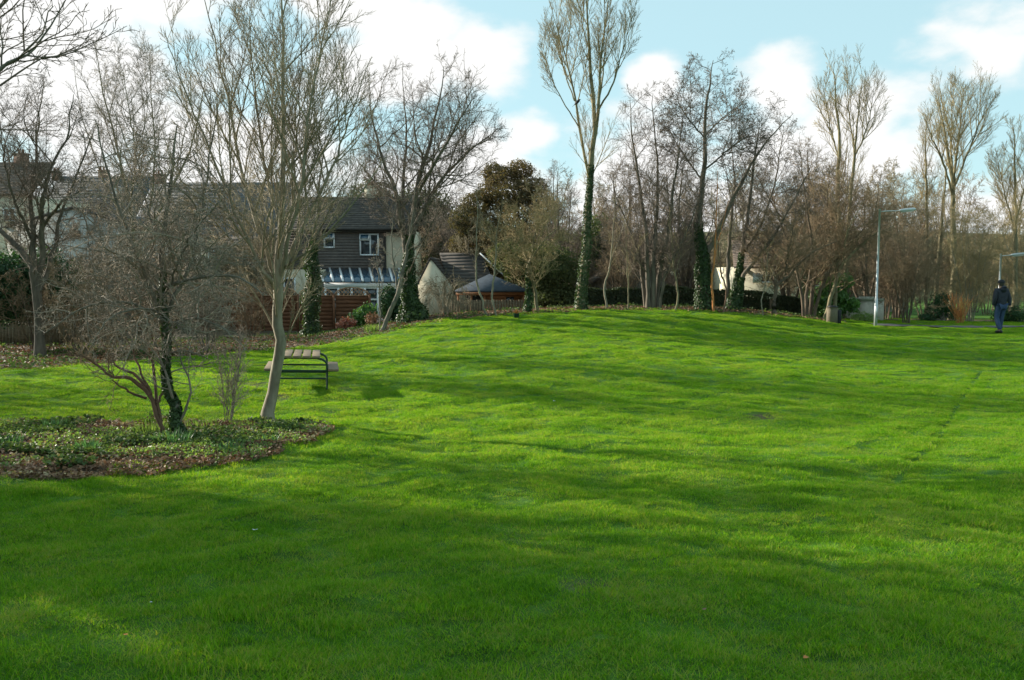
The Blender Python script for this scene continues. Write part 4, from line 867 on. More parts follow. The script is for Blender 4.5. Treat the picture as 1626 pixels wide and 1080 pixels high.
def scatter_gn(name, pts, rot, scl, variant, sources, kind='stuff'):
    me = bpy.data.meshes.new(name); me.vertices.add(len(pts)); me.vertices.foreach_set('co', pts.astype(np.float32).ravel())
    for nm, d in (('rot', rot), ('scl', scl)):
        at = me.attributes.new(nm, 'FLOAT_VECTOR', 'POINT'); at.data.foreach_set('vector', d.astype(np.float32).ravel())
    at = me.attributes.new('kindno', 'INT', 'POINT'); at.data.foreach_set('value', variant.astype(np.int32))
    o = bpy.data.objects.new(name, me); COL.objects.link(o); tag(o, kind=kind)
    ng = bpy.data.node_groups.new(name, 'GeometryNodeTree'); ng.interface.new_socket('Geometry', in_out='INPUT', socket_type='NodeSocketGeometry'); ng.interface.new_socket('Geometry', in_out='OUTPUT', socket_type='NodeSocketGeometry')
    N = ng.nodes; L = ng.links; gi = N.new('NodeGroupInput'); go = N.new('NodeGroupOutput'); jn = N.new('GeometryNodeJoinGeometry')
    def attr(nm, ty):
        a = N.new('GeometryNodeInputNamedAttribute'); a.data_type = ty; a.inputs['Name'].default_value = nm; return a
    ra = attr('rot', 'FLOAT_VECTOR'); sa = attr('scl', 'FLOAT_VECTOR'); va = attr('kindno', 'INT')
    for k, src in enumerate(sources):
        cp = N.new('FunctionNodeCompare'); cp.data_type = 'INT'; cp.operation = 'EQUAL'; L.new(va.outputs['Attribute'], cp.inputs[2]); cp.inputs[3].default_value = k
        oi = N.new('GeometryNodeObjectInfo'); oi.inputs['Object'].default_value = src; oi.inputs['As Instance'].default_value = True
        ip = N.new('GeometryNodeInstanceOnPoints'); L.new(gi.outputs[0], ip.inputs['Points']); L.new(cp.outputs[0], ip.inputs['Selection']); L.new(oi.outputs['Geometry'], ip.inputs['Instance'])
        L.new(ra.outputs['Attribute'], ip.inputs['Rotation']); L.new(sa.outputs['Attribute'], ip.inputs['Scale']); L.new(ip.outputs[0], jn.inputs[0])
    L.new(jn.outputs[0], go.inputs[0]); md = o.modifiers.new('scatter', 'NODES'); md.node_group = ng
    return o
def lawn():
    rng = np.random.default_rng(5); P = []
    for y0, y1, st in ((1.2, 9, .215), (9, 18, .25), (18, 30, .30), (30, 44, .36)):
        y = np.arange(y0, y1, st); half = y1*.70+2.5
        x = np.arange(-half, half, st); X, Y = np.meshgrid(x, y); P.append(np.stack([X.ravel(), Y.ravel()], 1)+rng.uniform(-st*.45, st*.45, (X.size, 2)))
    P = np.concatenate(P); x = P[:, 0]; y = P[:, 1]
    s = soil_mask(x, y); b = bed_mask(x, y); t = track_d(x, y)
    keep = (rng.uniform(0, 1, len(x)) > s*1.02) & (b > 1.0+rng.normal(0, .12, len(x))) & (np.abs(x) < y*.68+3)
    keep &= ~((t < .10) & (rng.uniform(0, 1, len(x)) < 2))
    keep &= ~((t < .21) & (y > 9))
    keep &= ~((np.abs(y-(32.4-(x-14)*.03)) < .5) & (x > 14.2))
    e = np.interp(x, EDGE[:, 0], EDGE[:, 1]); 
    keep |= (b < 1) & (b > .35) & (rng.uniform(0, 1, len(x)) < .16) & (fbm(x*1.3, y*1.3, 91, 2) > .38)
    keep |= (y > e) & (y < 44) & (s < .999) & (rng.uniform(0, 1, len(x)) < .10) & (b > 1.05)
    x = x[keep]; y = y[keep]; t = t[keep]; b = b[keep]; n = len(x)
    z = gzt(x, y); h = .08; gx = (gz(x+h, y)-gz(x-h, y))/(2*h); gy = (gz(x, y+h)-gz(x, y-h))/(2*h)
    yaw = rng.uniform(0, 6.283, n); c = np.cos(yaw); s_ = np.sin(yaw); a = c*gx+s_*gy; d = -s_*gx+c*gy
    rot = np.stack([np.arctan(d), -np.arctan(a), yaw], 1)
    hs = (.30+1.5*fbm(x*1.9, y*2.7, 61, 3)*1.1)*rng.uniform(.85, 1.15, n)*np.where(t < .15, .4, 1)
    hs = hs*(1+.5*np.exp(-((b-1.08)/.05)**2))*np.where(b < 1, 1.5, 1)
    z = z+np.where(b < 1, .03, 0)
    xy = rng.uniform(.9, 1.15, n); scl = np.stack([xy, xy, hs], 1)
    var = rng.integers(0, 5, n)
    T = []; 
    for a_, b_ in zip(TRACK[:-1], TRACK[1:]):
        k = int(np.hypot(*(b_-a_))/.05); f = np.linspace(0, 1, k, endpoint=False)[:, None]; T.append(a_+(b_-a_)*f)
    T = np.concatenate(T); tn = np.array([.8, .6]); E2 = []
    for off, v_ in ((0, 5), (.12, 6), (-.12, 6), (.20, 6), (-.20, 6)):
        q = T[::1 if v_ == 5 else 2]+tn*np.array([1, -1])*off+rng.normal(0, .02, (len(T[::1 if v_ == 5 else 2]), 2)); E2.append(np.column_stack([q, np.full(len(q), v_)]))
    E2 = np.concatenate(E2); m = len(E2); ez = gzt(E2[:, 0], E2[:, 1])
    rot = np.concatenate([rot, np.column_stack([np.zeros((m, 2)), rng.uniform(0, 6.283, m)])]); scl = np.concatenate([scl, np.column_stack([np.ones((m, 2)), np.where(E2[:, 2] == 5, .6, .95)*rng.uniform(.8, 1.1, m)])])
    x = np.concatenate([x, E2[:, 0]]); y = np.concatenate([y, E2[:, 1]]); z = np.concatenate([z, ez]); var = np.concatenate([var, E2[:, 2].astype(int)])
    scatter_gn('grass', np.stack([x, y, z], 1), rot, scl, var, [grass_patch(900+k) for k in range(5)]+[grass_patch(931, 110, .05, trodden_m), grass_patch(933, 170, .09)])
    print('grass clumps', n)
lawn()

# ------------------------------------------------------------------ what grows and lies in the bed and under the trees
def litter():
    rng = np.random.default_rng(77)
    def cloud(name, mat, n, size, sampler, zr, tilt, seed_noise=None, thr=.4):
        x, y, zf = sampler(n, rng)
        if seed_noise is not None:
            k = fbm(x*1.1, y*1.3, seed_noise, 3) > thr; x = x[k]; y = y[k]
        z = zf(x, y)+rng.uniform(zr[0], zr[1], len(x)); a = Acc()
        nn = norm(rng.normal(0, tilt, (len(x), 3))+np.array([0, 0, 1.]))
        a.leaves(np.stack([x, y, z], 1), nn, size, rng); tag(a.build(name, mat), kind='stuff')
    def in_bed(n, rng):
        x = rng.uniform(-9.6, -1.6, n*2); y = rng.uniform(9, 14, n*2); k = bed_mask(x, y) < 1.03; return x[k][:n], y[k][:n], bedz
    def border(n, rng):
        x = rng.uniform(-25, 16, n*3); y = rng.uniform(19.5, 40, n*3); e = np.interp(x, EDGE[:, 0], EDGE[:, 1])
        k = (y > e-.6) & (y < e+13); return x[k][:n], y[k][:n], gz
    cloud('ivy_ground_cover', ivy_ground_m, 26000, .058, in_bed, (.0, .10), .7, 81, .50)
    cloud('weeds', herb_m, 22000, .035, in_bed, (.0, .09), .9, 83, .53)
    cloud('dry_leaves', pale_leaf_m, 5000, .04, in_bed, (.02, .08), .5, 85, .38)
    cloud('leaf_litter', brownleaf_m, 20000, .05, in_bed, (-.01, .05), .4)
    cloud('leaf_litter', brownleaf_m, 36000, .085, border, (0, .03), .4)
    cloud('ivy_ground_cover', ivy_ground_m, 26000, .08, border, (.0, .12), .6, 87, .44)
litter()
def blade_clump(name, cat, label, px, Y, n, h, spread, mat, seed, w=.009, dz=.02, group=None):
    rng = np.random.default_rng(seed); b = on_ground(px, Y); root = Vector((b.x, b.y, b.z+dz)); A = Acc()
    r = spread*np.sqrt(rng.uniform(0, 1, n)); a = rng.uniform(0, 6.283, n); base = np.stack([r*np.cos(a), r*np.sin(a), np.full(n, -.03)], 1)
    hh = h*rng.uniform(.6, 1.1, n); az = rng.uniform(0, 6.283, n); out = np.stack([np.cos(a), np.sin(a), 0*a], 1)*(hh*rng.uniform(.05, .45, n))[:, None]
    side = np.stack([np.cos(az), np.sin(az), 0*az], 1)*(w*rng.uniform(.6, 1.2, n))[:, None]; up = np.array([0, 0, 1.])
    m = base+up*(hh*.6)[:, None]+out*.3; tip = base+up*hh[:, None]+out
    i = np.arange(n)[:, None]*5; A.add(np.stack([base-side, base+side, m+side*.9, m-side*.9, tip], 1).reshape(-1, 3), i+np.array([[0, 1, 2, 3]]), i+np.array([[3, 2, 4]]))
    o = A.build(name, mat); o.location = root; tag(o, label, cat, group); return o
for i, (nm, ct, px, Y, n, h, sp, m, lb) in enumerate([
    ('daffodil_clump','plant',88,12.6,90,.24,.16,bladed_m,'blue-green daffodil leaves at the back left of the near bed'),
    ('daffodil_clump','plant',140,10.9,80,.22,.15,bladed_m,'blue-green daffodil leaves near the front left of the near bed'),
    ('daffodil_clump','plant',275,11.6,140,.26,.24,bladed_m,'large tuft of daffodil leaves at the foot of the ivy-wrapped leaning trunk'),
    ('daffodil_clump','plant',362,11.15,100,.22,.20,bladed_m,'blue-green daffodil leaves right of centre near the front of the near bed'),
    ('daffodil_clump','plant',14,11.4,80,.2,.18,bladed_m,'daffodil leaves cut by the left edge of the photo'),
    ('daffodil_clump','plant',430,11.6,40,.16,.12,bladed_m,'smallest daffodil tuft at the right end of the near bed'),
    ('grass_tuft','plant',243,12.6,260,.24,.30,herb_m,'soft light green mound of foliage just left of the ivy-wrapped leaning trunk'),
    ('grass_tuft','plant',205,12.0,160,.15,.3,herb_m,'low pale green weedy tuft left of the soft green mound'),
    ('grass_tuft','plant',325,13.0,150,.17,.28,herb_m,'low green tuft between the ivy-wrapped leaning trunk and the upright shrub'),
    ('grass_tuft','plant',395,13.2,170,.15,.3,herb_m,'green tuft at the left foot of the pale curved trunk'),
    ('grass_tuft','plant',175,12.2,120,.12,.25,herb_m,'faint green tuft in the middle left of the near bed'),
    ('grass_tuft','plant',595,29.0,160,.28,.35,herb_m,'yellow-green tuft at the foot of the thin leaning tree'),
    ('grass_tuft','plant',1500,13.5,0,.1,.1,herb_m,'')]):
    if n: blade_clump(nm, ct, lb, px, Y, n, h, sp, m, 400+i)
# a few single leaves and scraps on the lawn
def scrap(name, cat, label, px, Y, size, mat, seed):
    rng = np.random.default_rng(seed); A = Acc(); n = 7; a = np.arange(n)*2*np.pi/n; r = size*rng.uniform(.6, 1.1, n)
    z = rng.uniform(0, size*.5, n); v = [(0, 0, size*.1)]+[(r[i]*math.cos(a[i]), r[i]*math.sin(a[i])*.7, z[i]) for i in range(n)]
    A.add(v, None, [(0, 1+i, 1+(i+1) % n) for i in range(n)]); b = on_ground(px, Y); o = A.build(name, mat); o.location = (b.x, b.y, b.z+.035); tag(o, label, cat); return o
paper_m = pmat('white_scrap', (.75,.74,.72), (.6,.58,.55), 20, .7)
orange_leaf = pmat('orange_leaf', (.55,.22,.05), (.4,.14,.04), 20, .6)
scrap('paper_scrap', 'litter', 'pale pinkish scrap of litter on the shaded grass below the near bed', 405, 6.9, .026, paper_m, 1)
scrap('fallen_leaf', 'leaf', 'orange fallen leaf near the bottom edge of the photo, right of centre', 1280, 3.8, .022, orange_leaf, 2)
scrap('fallen_leaf', 'leaf', 'small dark orange leaf in the bottom left of the grass', 200, 4.2, .018, orange_leaf, 3)
scrap('paper_scrap', 'litter', 'tiny white scrap in the lower left grass', 240, 4.9, .009, paper_m, 4)
scrap('paper_scrap', 'litter', 'white scrap on the lit grass in mid field', 880, 15.6, .035, paper_m, 5)
scrap('fallen_leaf', 'leaf', 'brown fallen leaf right of the pale curved trunk', 500, 12.0, .05, brownleaf_m, 6)
scrap('fallen_leaf', 'leaf', 'grey fallen leaf in the lower right grass', 1118, 4.5, .016, brownleaf_m, 7)

# asphalt path at the right
asph = pmat('asphalt', (.10,.098,.095), (.06,.06,.058), 30, .9, .3)
def path():
    A = Acc(); xs_ = np.linspace(14.2, 46, 90); c = 32.4-(xs_-14)*.03+.35*np.sin(xs_*.25); w = np.linspace(-.45, .45, 8); V = []
    for x, y in zip(xs_, c): V.append(np.stack([np.full(8, x), y+w, gz(np.full(8, x), y+w)+.045], 1))
    i = np.arange(90*8).reshape(90, 8); A.add(np.concatenate(V), np.stack([i[:-1, :-1], i[1:, :-1], i[1:, 1:], i[:-1, 1:]], -1).reshape(-1, 4))
    tag(A.build('path', asph, smooth=True), kind='structure')
path()
# ------------------------------------------------------------------ buildings
def XZ(px, py, Y):
    p = pix(px, py, Y); return float(p[0]), float(p[2])
render_cream = pmat('cream_render', (.62,.56,.42), (.52,.46,.34), 1.5, .9, .15)
render_white = pmat('white_render', (.52,.51,.47), (.40,.39,.36), 1.2, .9, .15)
render_grey = pmat('grey_render', (.38,.35,.29), (.28,.26,.22), 1.5, .9, .15)
tile_hung = pmat('brown_hung_tile', (.16,.135,.12), (.11,.095,.088), 6, .8, .3)
tile_dark = pmat('dark_roof_tile', (.095,.082,.072), (.05,.045,.042), 3, .9, .3, spec=.15)
tile_slate = pmat('slate', (.13,.133,.137), (.08,.083,.088), 2.5, .9, .3, spec=.1)
tile_brown = pmat('brown_roof_tile', (.18,.13,.10), (.10,.075,.06), 2.5, .8, .3)
upvc = pmat('white_plastic', (.78,.79,.80), (.72,.73,.74), 3, .35)
dark_trim = pmat('dark_trim', (.05,.042,.036), (.03,.026,.022), 3, .6)
brick_m = pmat('brick', (.22,.13,.095), (.14,.085,.065), 14, .9, .3)
clay_m = pmat('clay_pot', (.42,.22,.13), (.32,.16,.1), 8, .8)
def glass(name, col, rough=.05):
    m, nt, b = newmat(name); b.inputs['Base Color'].default_value = (*col, 1); b.inputs['Roughness'].default_value = rough; b.inputs['Specular IOR Level'].default_value = .9; b.inputs['Metallic'].default_value = .0
    return m
glass_dark = glass('window_glass', (.035,.04,.045))
glass_blue = glass('blue_tinted_glass', (.03,.075,.12), .12)
slot = Acc
def window(parent, x0, x1, z0, z1, y, frame=.07, mullions=(), top=None, tilt_pane=None):
    """framed window proud of a wall whose face is at y (camera side)"""
    a = Acc(); f = frame
    a.box(x0, x0+f, y-.07, y+.04, z0, z1); a.box(x1-f, x1, y-.07, y+.04, z0, z1)
    a.box(x0+f, x1-f, y-.07, y+.04, z1-f, z1); a.box(x0+f, x1-f, y-.10, y+.04, z0, z0+f)
    for m in mullions: a.box(m-f/2, m+f/2, y-.065, y+.03, z0+f, z1-f)
    if top: 
        for (ax0, ax1, zz) in top: a.box(ax0, ax1, y-.062, y+.03, zz-f/2, zz+f/2)
    w = a.build('window', upvc, parent)
    p = Acc(); p.box(x0+f, x1-f, y-.025, y-.015, z0+f, z1-f); p.build('pane', glass_dark, w)
    if tilt_pane:
        for (ax0, ax1, az0, az1) in tilt_pane:
            s = Acc(); s.bar((( ax0+ax1)/2, y-.08, az1), ((ax0+ax1)/2, y-.30, az0+.04), ax1-ax0, .04, (0, 0, 1)); 
            v = s.build('sash', upvc, w)
            q = Acc(); q.bar(((ax0+ax1)/2, y-.125, az1-.07), ((ax0+ax1)/2, y-.307, az0+.10), ax1-ax0-.14, .05, (0, 0, 1)); q.build('top_light', glass_blue, w)
    return w
def roof_slope(parent, E0, E1, R0_, R1_, n, mat, name='roof', th=.06):
    """stepped courses of tiles from eaves E0-E1 to ridge R0-R1"""
    E0, E1, R0_, R1_ = [np.array(p, float) for p in (E0, E1, R0_, R1_)]; a = Acc(); nrm = norm(np.cross(E1-E0, R0_-E0)); 
    if nrm[2] < 0: nrm = -nrm
    for i in range(n):
        f0 = max(i/n-.01, 0); f1 = (i+1)/n; p = [E0+(R0_-E0)*f0, E1+(R1_-E1)*f0, E1+(R1_-E1)*f1, E0+(R0_-E0)*f1]
        t = [nrm*th*1.0, nrm*th*1.0, nrm*th*.45, nrm*th*.45]
        v = [q-nrm*.05 for q in p]+[q+k for q, k in zip(p, t)]
        a.add(v, [(0,3,2,1),(4,5,6,7),(0,1,5,4),(1,2,6,5),(2,3,7,6),(3,0,4,7)])
    return a.build(name, mat, parent)
def chimney(parent, x, y, z0, z1, w=.6, mat=None, pots=2):
    a = Acc(); a.box(x-w/2, x+w/2, y-.25, y+.25, z0, z1); a.box(x-w/2-.05, x+w/2+.05, y-.3, y+.3, z1+.002, z1+.1); o = a.build('chimney', mat or brick_m, parent)
    for i in range(pots):
        p = Acc(); cx = x+(i-(pots-1)/2)*.28; p.tubes([[(cx, y, z1+.1), (cx, y, z1+.42)]], [[.1, .085]], 8, cap=True); p.build('chimney_pot', clay_m, o)
def gutter(parent, x0, x1, y, z): 
    a = Acc(); a.box(x0, x1, y-.12, y, z-.1, z); a.build('gutter', dark_trim, parent)
GL = -1.6
# main house, slate-hung upper floor, conservatory
Yh = 52
h = empty('house', (XZ(540,500,Yh)[0], Yh, -1.3), 'two-storey house with dark brown tile-hung upper wall and white-framed windows behind the trellis fence', 'house')
hx, hy, hz_ = h.location
def local(o): 
    return o
def H(parent_loc, *pts): return [(p[0]-parent_loc[0], p[1]-parent_loc[1], p[2]-parent_loc[2]) for p in pts]
def shift(o, root):
    """parts are built in world coordinates; move the mesh so that the part sits under its root"""
    o.matrix_parent_inverse = Matrix.Translation(-Vector(root.location))
def settle(root):
    for c in root.children: shift(c, root)
x0, ze = XZ(448,363,Yh); x1 = XZ(612,363,Yh)[0]; zm = XZ(500,436,Yh)[1]; x2 = XZ(650,363,Yh)[0]; xl = XZ(385,363,Yh)[0]
a = Acc(); 
nrow = 16
for i in range(nrow):
    z0 = zm+(ze-zm)*i/nrow; z1 = zm+(ze-zm)*(i+1)/nrow; a.prism([(x0, z0), (x1, z0), (x1, z1), (x0, z1)], Yh-.09+.0, Yh) if False else a.add(
        [(x0,Yh-.10,z0),(x1,Yh-.10,z0),(x1,Yh-.08,z1),(x0,Yh-.08,z1),(x0,Yh+.0,z0),(x1,Yh+.0,z0),(x1,Yh+.0,z1),(x0,Yh+.0,z1)], [(0,1,2,3),(0,4,5,1),(3,2,6,7),(0,3,7,4),(1,5,6,2)])
a.build('tile_hung_wall', tile_hung, h)
a = Acc(); a.box(x0, x2, Yh+.002, Yh+7, GL, ze); a.build('wall', render_cream, h)
xr0, zr = XZ(480,313,Yh+3.6); xr1 = XZ(632,313,Yh+3.6)[0]
roof_slope(h, (x0-.3, Yh-.35, ze-.08), (x2+.2, Yh-.35, ze-.08), (x0-.3, Yh+3.6, zr), (x2+.2, Yh+3.6, zr), 15, tile_dark)
a = Acc(); a.prism([(x0-.25, ze-.25), (x2+.15, ze-.25), (x2+.15, ze-.05), (x0-.25, ze-.05)], Yh-.42, Yh-.36); a.build('fascia', dark_trim, h)
roof_slope(h, (x0-.3, Yh+7.4, ze-.08), (x2+.2, Yh+7.4, ze-.08), (x0-.3, Yh+3.6, zr), (x2+.2, Yh+3.6, zr), 8, tile_dark, 'rear_roof')
for (pa, pb, pt, pbt, mull) in ((514,532,369,394,None),(571,602,371,406,588)):
    wx0, wz1 = XZ(pa, pt, Yh-.1); wx1, wz0 = XZ(pb, pbt, Yh-.1); m = XZ(mull, 380, Yh-.1)[0] if mull else None
    tx1 = m if m else wx1; zt = wz1-.40
    window(h, wx0, wx1, wz0, wz1, Yh-.1, .09, [m] if m else [], [(wx0, tx1, zt)], [(wx0+.02, tx1-.02, zt-.02, wz1-.02)])
chimney(h, XZ(588,300,Yh+3.6)[0], Yh+3.6, zr-.3, XZ(588,298,Yh+3.6)[1], .7, render_cream, 2)
# lower cream wing to the left with its window
lx0, lz1 = XZ(330,432,Yh-1.5); lx1 = XZ(512,432,Yh-1.5)[0]; lze = XZ(400,428,Yh-1.5)[1]
a = Acc(); a.box(lx0, lx1, Yh-1.5, Yh+6, GL, lze); a.build('wing_wall', render_cream, h)
tz = XZ(400,385,Yh+.6)[1]
roof_slope(h, (lx0-.2, Yh-1.75, lze), (x0-.01, Yh-1.75, lze), (lx0-.2, Yh+2.0, tz+.4), (x0-.01, Yh+2.0, tz+.4), 10, tile_dark, 'wing_roof')
wx0, wz1 = XZ(450,441,Yh-1.55); wx1, wz0 = XZ(470,476,Yh-1.55); window(h, wx0, wx1, wz0, wz1, Yh-1.55, .09)
for q in (XZ(493,0,Yh-.2)[0], XZ(607,0,Yh-.2)[0]):
    a = Acc(); a.tubes([[(q, Yh-.19, zm+.1), (q, Yh-.19, ze-.1)]], [[.045, .045]], 8); a.build('downpipe', upvc if q < XZ(560,0,Yh)[0] else dark_trim, h)
gutter(h, x0-.3, x2+.2, Yh-.42, ze-.02)
settle(h)
# conservatory
Yc = 48.8
c = empty('conservatory', (XZ(570,500,Yc)[0], Yc, -1.3), 'lean-to conservatory with white glazing bars and blue glass roof', 'conservatory')
cx0, cz = XZ(514,449,Yc); cx1 = XZ(640,449,Yc)[0]; zt = XZ(550,427,Yh-.15)[1]; xs0 = XZ(512,427,Yh-.15)[0]-.15; xs1 = XZ(634,427,Yh-.15)[0]
cx0 -= 0; nb = 8
a = Acc(); a.box(cx0, cx1, Yc, Yc+.12, cz-.28, cz-.0); a.box(cx0, cx0+.12, Yc+.12, Yh-.2, cz-.28, cz); a.box(cx1-.12, cx1, Yc+.12, Yh-.2, cz-.28, cz); a.build('eaves_beam', upvc, c)
a = Acc(); ds = []
for i in range(nb):
    f = i/nb+.004; g2 = (i+1)/nb-.004
    ax, bx = cx0+(cx1-cx0)*f, cx0+(cx1-cx0)*g2; axt, bxt = xs0+(xs1-xs0)*f, xs0+(xs1-xs0)*g2
    p = Acc(); v = [(ax, Yc-.1, cz+.04), (bx, Yc-.1, cz+.04), (bxt, Yh-.25, zt), (axt, Yh-.25, zt)]; v += [(q[0], q[1], q[2]+.03) for q in v]
    p.add(v, [(0,3,2,1),(4,5,6,7),(0,1,5,4),(1,2,6,5),(2,3,7,6),(3,0,4,7)]); p.build('roof_pane', glass_blue, c)
for i in range(nb+1):
    f = i/nb; p = Acc(); p.bar((cx0+(cx1-cx0)*f, Yc-.14, cz+.09), (xs0+(xs1-xs0)*f, Yh-.24, zt+.05), .12, .08); p.build('glazing_bar', upvc, c)
for i in range(6):
    f0 = cx0+(cx1-cx0)*i/6; f1 = cx0+(cx1-cx0)*(i+1)/6
    p = Acc(); p.box(f0, f0+.14, Yc+.01, Yc+.13, GL, cz-.282); p.box(f0+.14, f1, Yc+.02, Yc+.12, cz-.36, cz-.285); p.box(f0+.14, f1, Yc+.02, Yc+.12, cz-1.05, cz-.95); w = p.build('window', upvc, c)
    q = Acc(); q.box(f0+.14, f1, Yc+.06, Yc+.07, cz-.95, cz-.36); q.box(f0+.14, f1, Yc+.06, Yc+.07, GL+.5, cz-1.05); q.build('pane', glass_dark, w)
a = Acc(); a.box(cx0, cx1, Yc+.0, Yc+.15, GL, GL+.5); a.box(cx1-.15, cx1, Yc+.152, Yh-.2, GL, cz-.285); a.box(cx0, cx0+.15, Yc+.152, Yh-.2, GL, cz-.285); a.build('base_wall', render_white, c)
settle(c)
# generic gabled building facing the camera
def gable_house(name, cat, label, Y, pl, pr, pa, py_eave, py_apex, depth, wall, roofm, over=.25, pyb=520, courses=10, barge=dark_trim, extra=None, ridge_drop=0):
    xl_, ze_ = XZ(pl, py_eave, Y); xr_, _ = XZ(pr, py_eave, Y); xa, za = XZ(pa, py_apex, Y)
    r = empty(name, ((xl_+xr_)/2, Y, GL), label, cat)
    a = Acc(); a.prism([(xl_, GL), (xr_, GL), (xr_, ze_), (xa, za), (xl_, ze_)], Y, Y+depth); a.build('wall', wall, r)
    sl = (za-ze_)/(xa-xl_); sr = (za-ze_)/(xr_-xa)
    roof_slope(r, (xl_-over, Y-over, ze_-over*sl+.07), (xl_-over, Y+depth, ze_-over*sl+.07), (xa, Y-over, za+.07), (xa, Y+depth, za+.07), courses, roofm)
    roof_slope(r, (xr_+over, Y-over, ze_-over*sr+.07), (xr_+over, Y+depth, ze_-over*sr+.07), (xa, Y-over, za+.07), (xa, Y+depth, za+.07), courses, roofm)
    if barge:
        b = Acc(); b.bar((xl_-over, Y-over-.03, ze_-over*sl), (xa, Y-over-.03, za), .05, .2, (0, -1, 0)); b.build('bargeboard', barge, r)
        b = Acc(); b.bar((xr_+over, Y-over-.03, ze_-over*sr), (xa, Y-over-.03, za), .05, .2, (0, -1, 0)); b.build('bargeboard', barge, r)
    return r
g_ = gable_house('gabled_outbuilding', 'house', 'small cream gabled building with bare roof edge beside the ivy-footed forked tree', 43, 664, 717, 684, 451, 411, 5, render_cream, tile_dark, .04, courses=9, barge=None); 
rx0, rz0 = XZ(719,452,43.4); rx1 = XZ(768,452,43.4)[0]; rzt = XZ(740,402,45.6)[1]
a = Acc(); a.box(rx0+.1, rx1+1.8, 43.6, 48, GL, rz0-.02); a.build('side_wall', render_cream, g_)
roof_slope(g_, (rx0-.2, 43.2, rz0-.05), (rx1+.6, 43.2, rz0-.05), (rx0-.9, 45.8, rzt), (rx1-.2, 45.8, rzt), 10, tile_dark, 'side_roof')
a = Acc(); bx, bz = XZ(762,402,43.1); bx2, bz2 = XZ(803,440,43.1); a.bar((bx, 43.08, bz), (bx2, 43.08, bz2), .06, .26, (0, -1, 0)); a.build('bargeboard', upvc, g_)
settle(g_)
b_ = gable_house('bungalow', 'house', 'low wide gabled bungalow with dark bargeboards behind the hedge in the centre', 45, 935, 1090, 1008, 452, 411, 9, render_grey, tile_brown, .45, courses=11)
for i in range(26):      # vertical boards of the gable face
    f = (i+.5)/26; bx = XZ(935+155*f, 450, 45)[0]; zt_ = XZ(0, 452-(41*(1-abs(f-.47)/.53)), 45)[1]
    p = Acc(); p.box(bx-.075, bx+.075, 44.96, 45, GL+1.2, zt_-.05); p.build('board', render_grey, b_)
for pa, pb, pt, pb2 in ((946,966,459,476),(1050,1072,458,474)):
    wx0, wz1 = XZ(pa, pt, 44.95); wx1, wz0 = XZ(pb, pb2, 44.95); window(b_, wx0, wx1, wz0, wz1, 44.95, .07)
settle(b_)
# brown-roofed house behind it
Y2 = 62
r2 = empty('house', (XZ(1070,480,Y2)[0], Y2, GL), 'house with long brown tiled roof and small white dormer window behind the bungalow', 'house')
ax0, az = XZ(1010,470,Y2); ax1 = XZ(1135,470,Y2)[0]; azr = XZ(1060,372,Y2+5)[1]
a = Acc(); a.box(ax0, ax1, Y2, Y2+10, GL, az); a.build('wall', render_cream, r2)
roof_slope(r2, (ax0-.3, Y2-.4, az), (ax1+.3, Y2-.4, az), (ax0-.3, Y2+5, azr), (ax1+.3, Y2+5, azr), 16, tile_brown)
dx0, dz1 = XZ(1052,417,Y2-.3); dx1, dz0 = XZ(1104,440,Y2-.3)
a = Acc(); a.box(dx0, dx1, Y2-.3, Y2+3, az, dz1); a.build('dormer', render_cream, r2)
wx0, wz1 = XZ(1069,419,Y2-.35); wx1, wz0 = XZ(1090,428,Y2-.35); window(r2, wx0, wx1, wz0, wz1, Y2-.35, .1, [(wx0+wx1)/2])
roof_slope(r2, (dx0-.2, Y2-.6, dz1), (dx1+.2, Y2-.6, dz1), (dx0-.2, Y2+3.2, dz1+.7), (dx1+.2, Y2+3.2, dz1+.7), 5, tile_brown, 'dormer_roof')
settle(r2)
# cream house on the right
Y3 = 55
r3 = empty('house', (XZ(1205,480,Y3)[0], Y3, GL), 'cream bungalow with brown tiled roof behind the leaning alder and crooked small tree', 'house')
ax0, az = XZ(1172,424,Y3); ax1 = XZ(1345,424,Y3)[0]; azr = XZ(1230,382,Y3+4)[1]
a = Acc(); a.box(ax0, ax1, Y3, Y3+8, GL, az); a.build('wall', render_cream, r3)
roof_slope(r3, (ax0-.4, Y3-.4, az), (ax1+.4, Y3-.4, az), (ax0+.6, Y3+4, azr), (ax1-.6, Y3+4, azr), 13, tile_brown); gutter(r3, ax0-.4, ax1+.4, Y3-.42, az)
wx0, wz1 = XZ(1207,436,Y3-.05); wx1, wz0 = XZ(1229,449,Y3-.05); window(r3, wx0, wx1, wz0, wz1, Y3-.05, .08)
a = Acc(); p0 = XZ(1196,434,Y3-.1); p1 = XZ(1206,449,Y3-.1); a.box(p0[0], p1[0], Y3-.12, Y3-.02, p1[1], p0[1]); a.build('shutter', upvc, r3)
wx0, wz1 = XZ(1290,436,Y3-.05); wx1, wz0 = XZ(1312,455,Y3-.05); window(r3, wx0, wx1, wz0, wz1, Y3-.05, .08)
settle(r3)
# long pale house far right behind the wood
r4 = empty('house', (XZ(1400,480,58)[0], 58, GL), 'grey-brown clad house glimpsed behind the near lamp post', 'house')
ax0, az = XZ(1350,412,58); ax1 = XZ(1445,412,58)[0]; a = Acc(); a.box(ax0, ax1, 58, 66, GL, az); a.build('wall', render_grey, r4)
roof_slope(r4, (ax0-.4, 57.6, az), (ax1+.4, 57.6, az), (ax0, 62, az+1.6), (ax1, 62, az+1.6), 10, tile_brown)
for pa in (1368, 1405): 
    wx0, wz1 = XZ(pa, 430, 57.95); wx1, wz0 = XZ(pa+20, 455, 57.95); window(r4, wx0, wx1, wz0, wz1, 57.95, .08)
settle(r4)
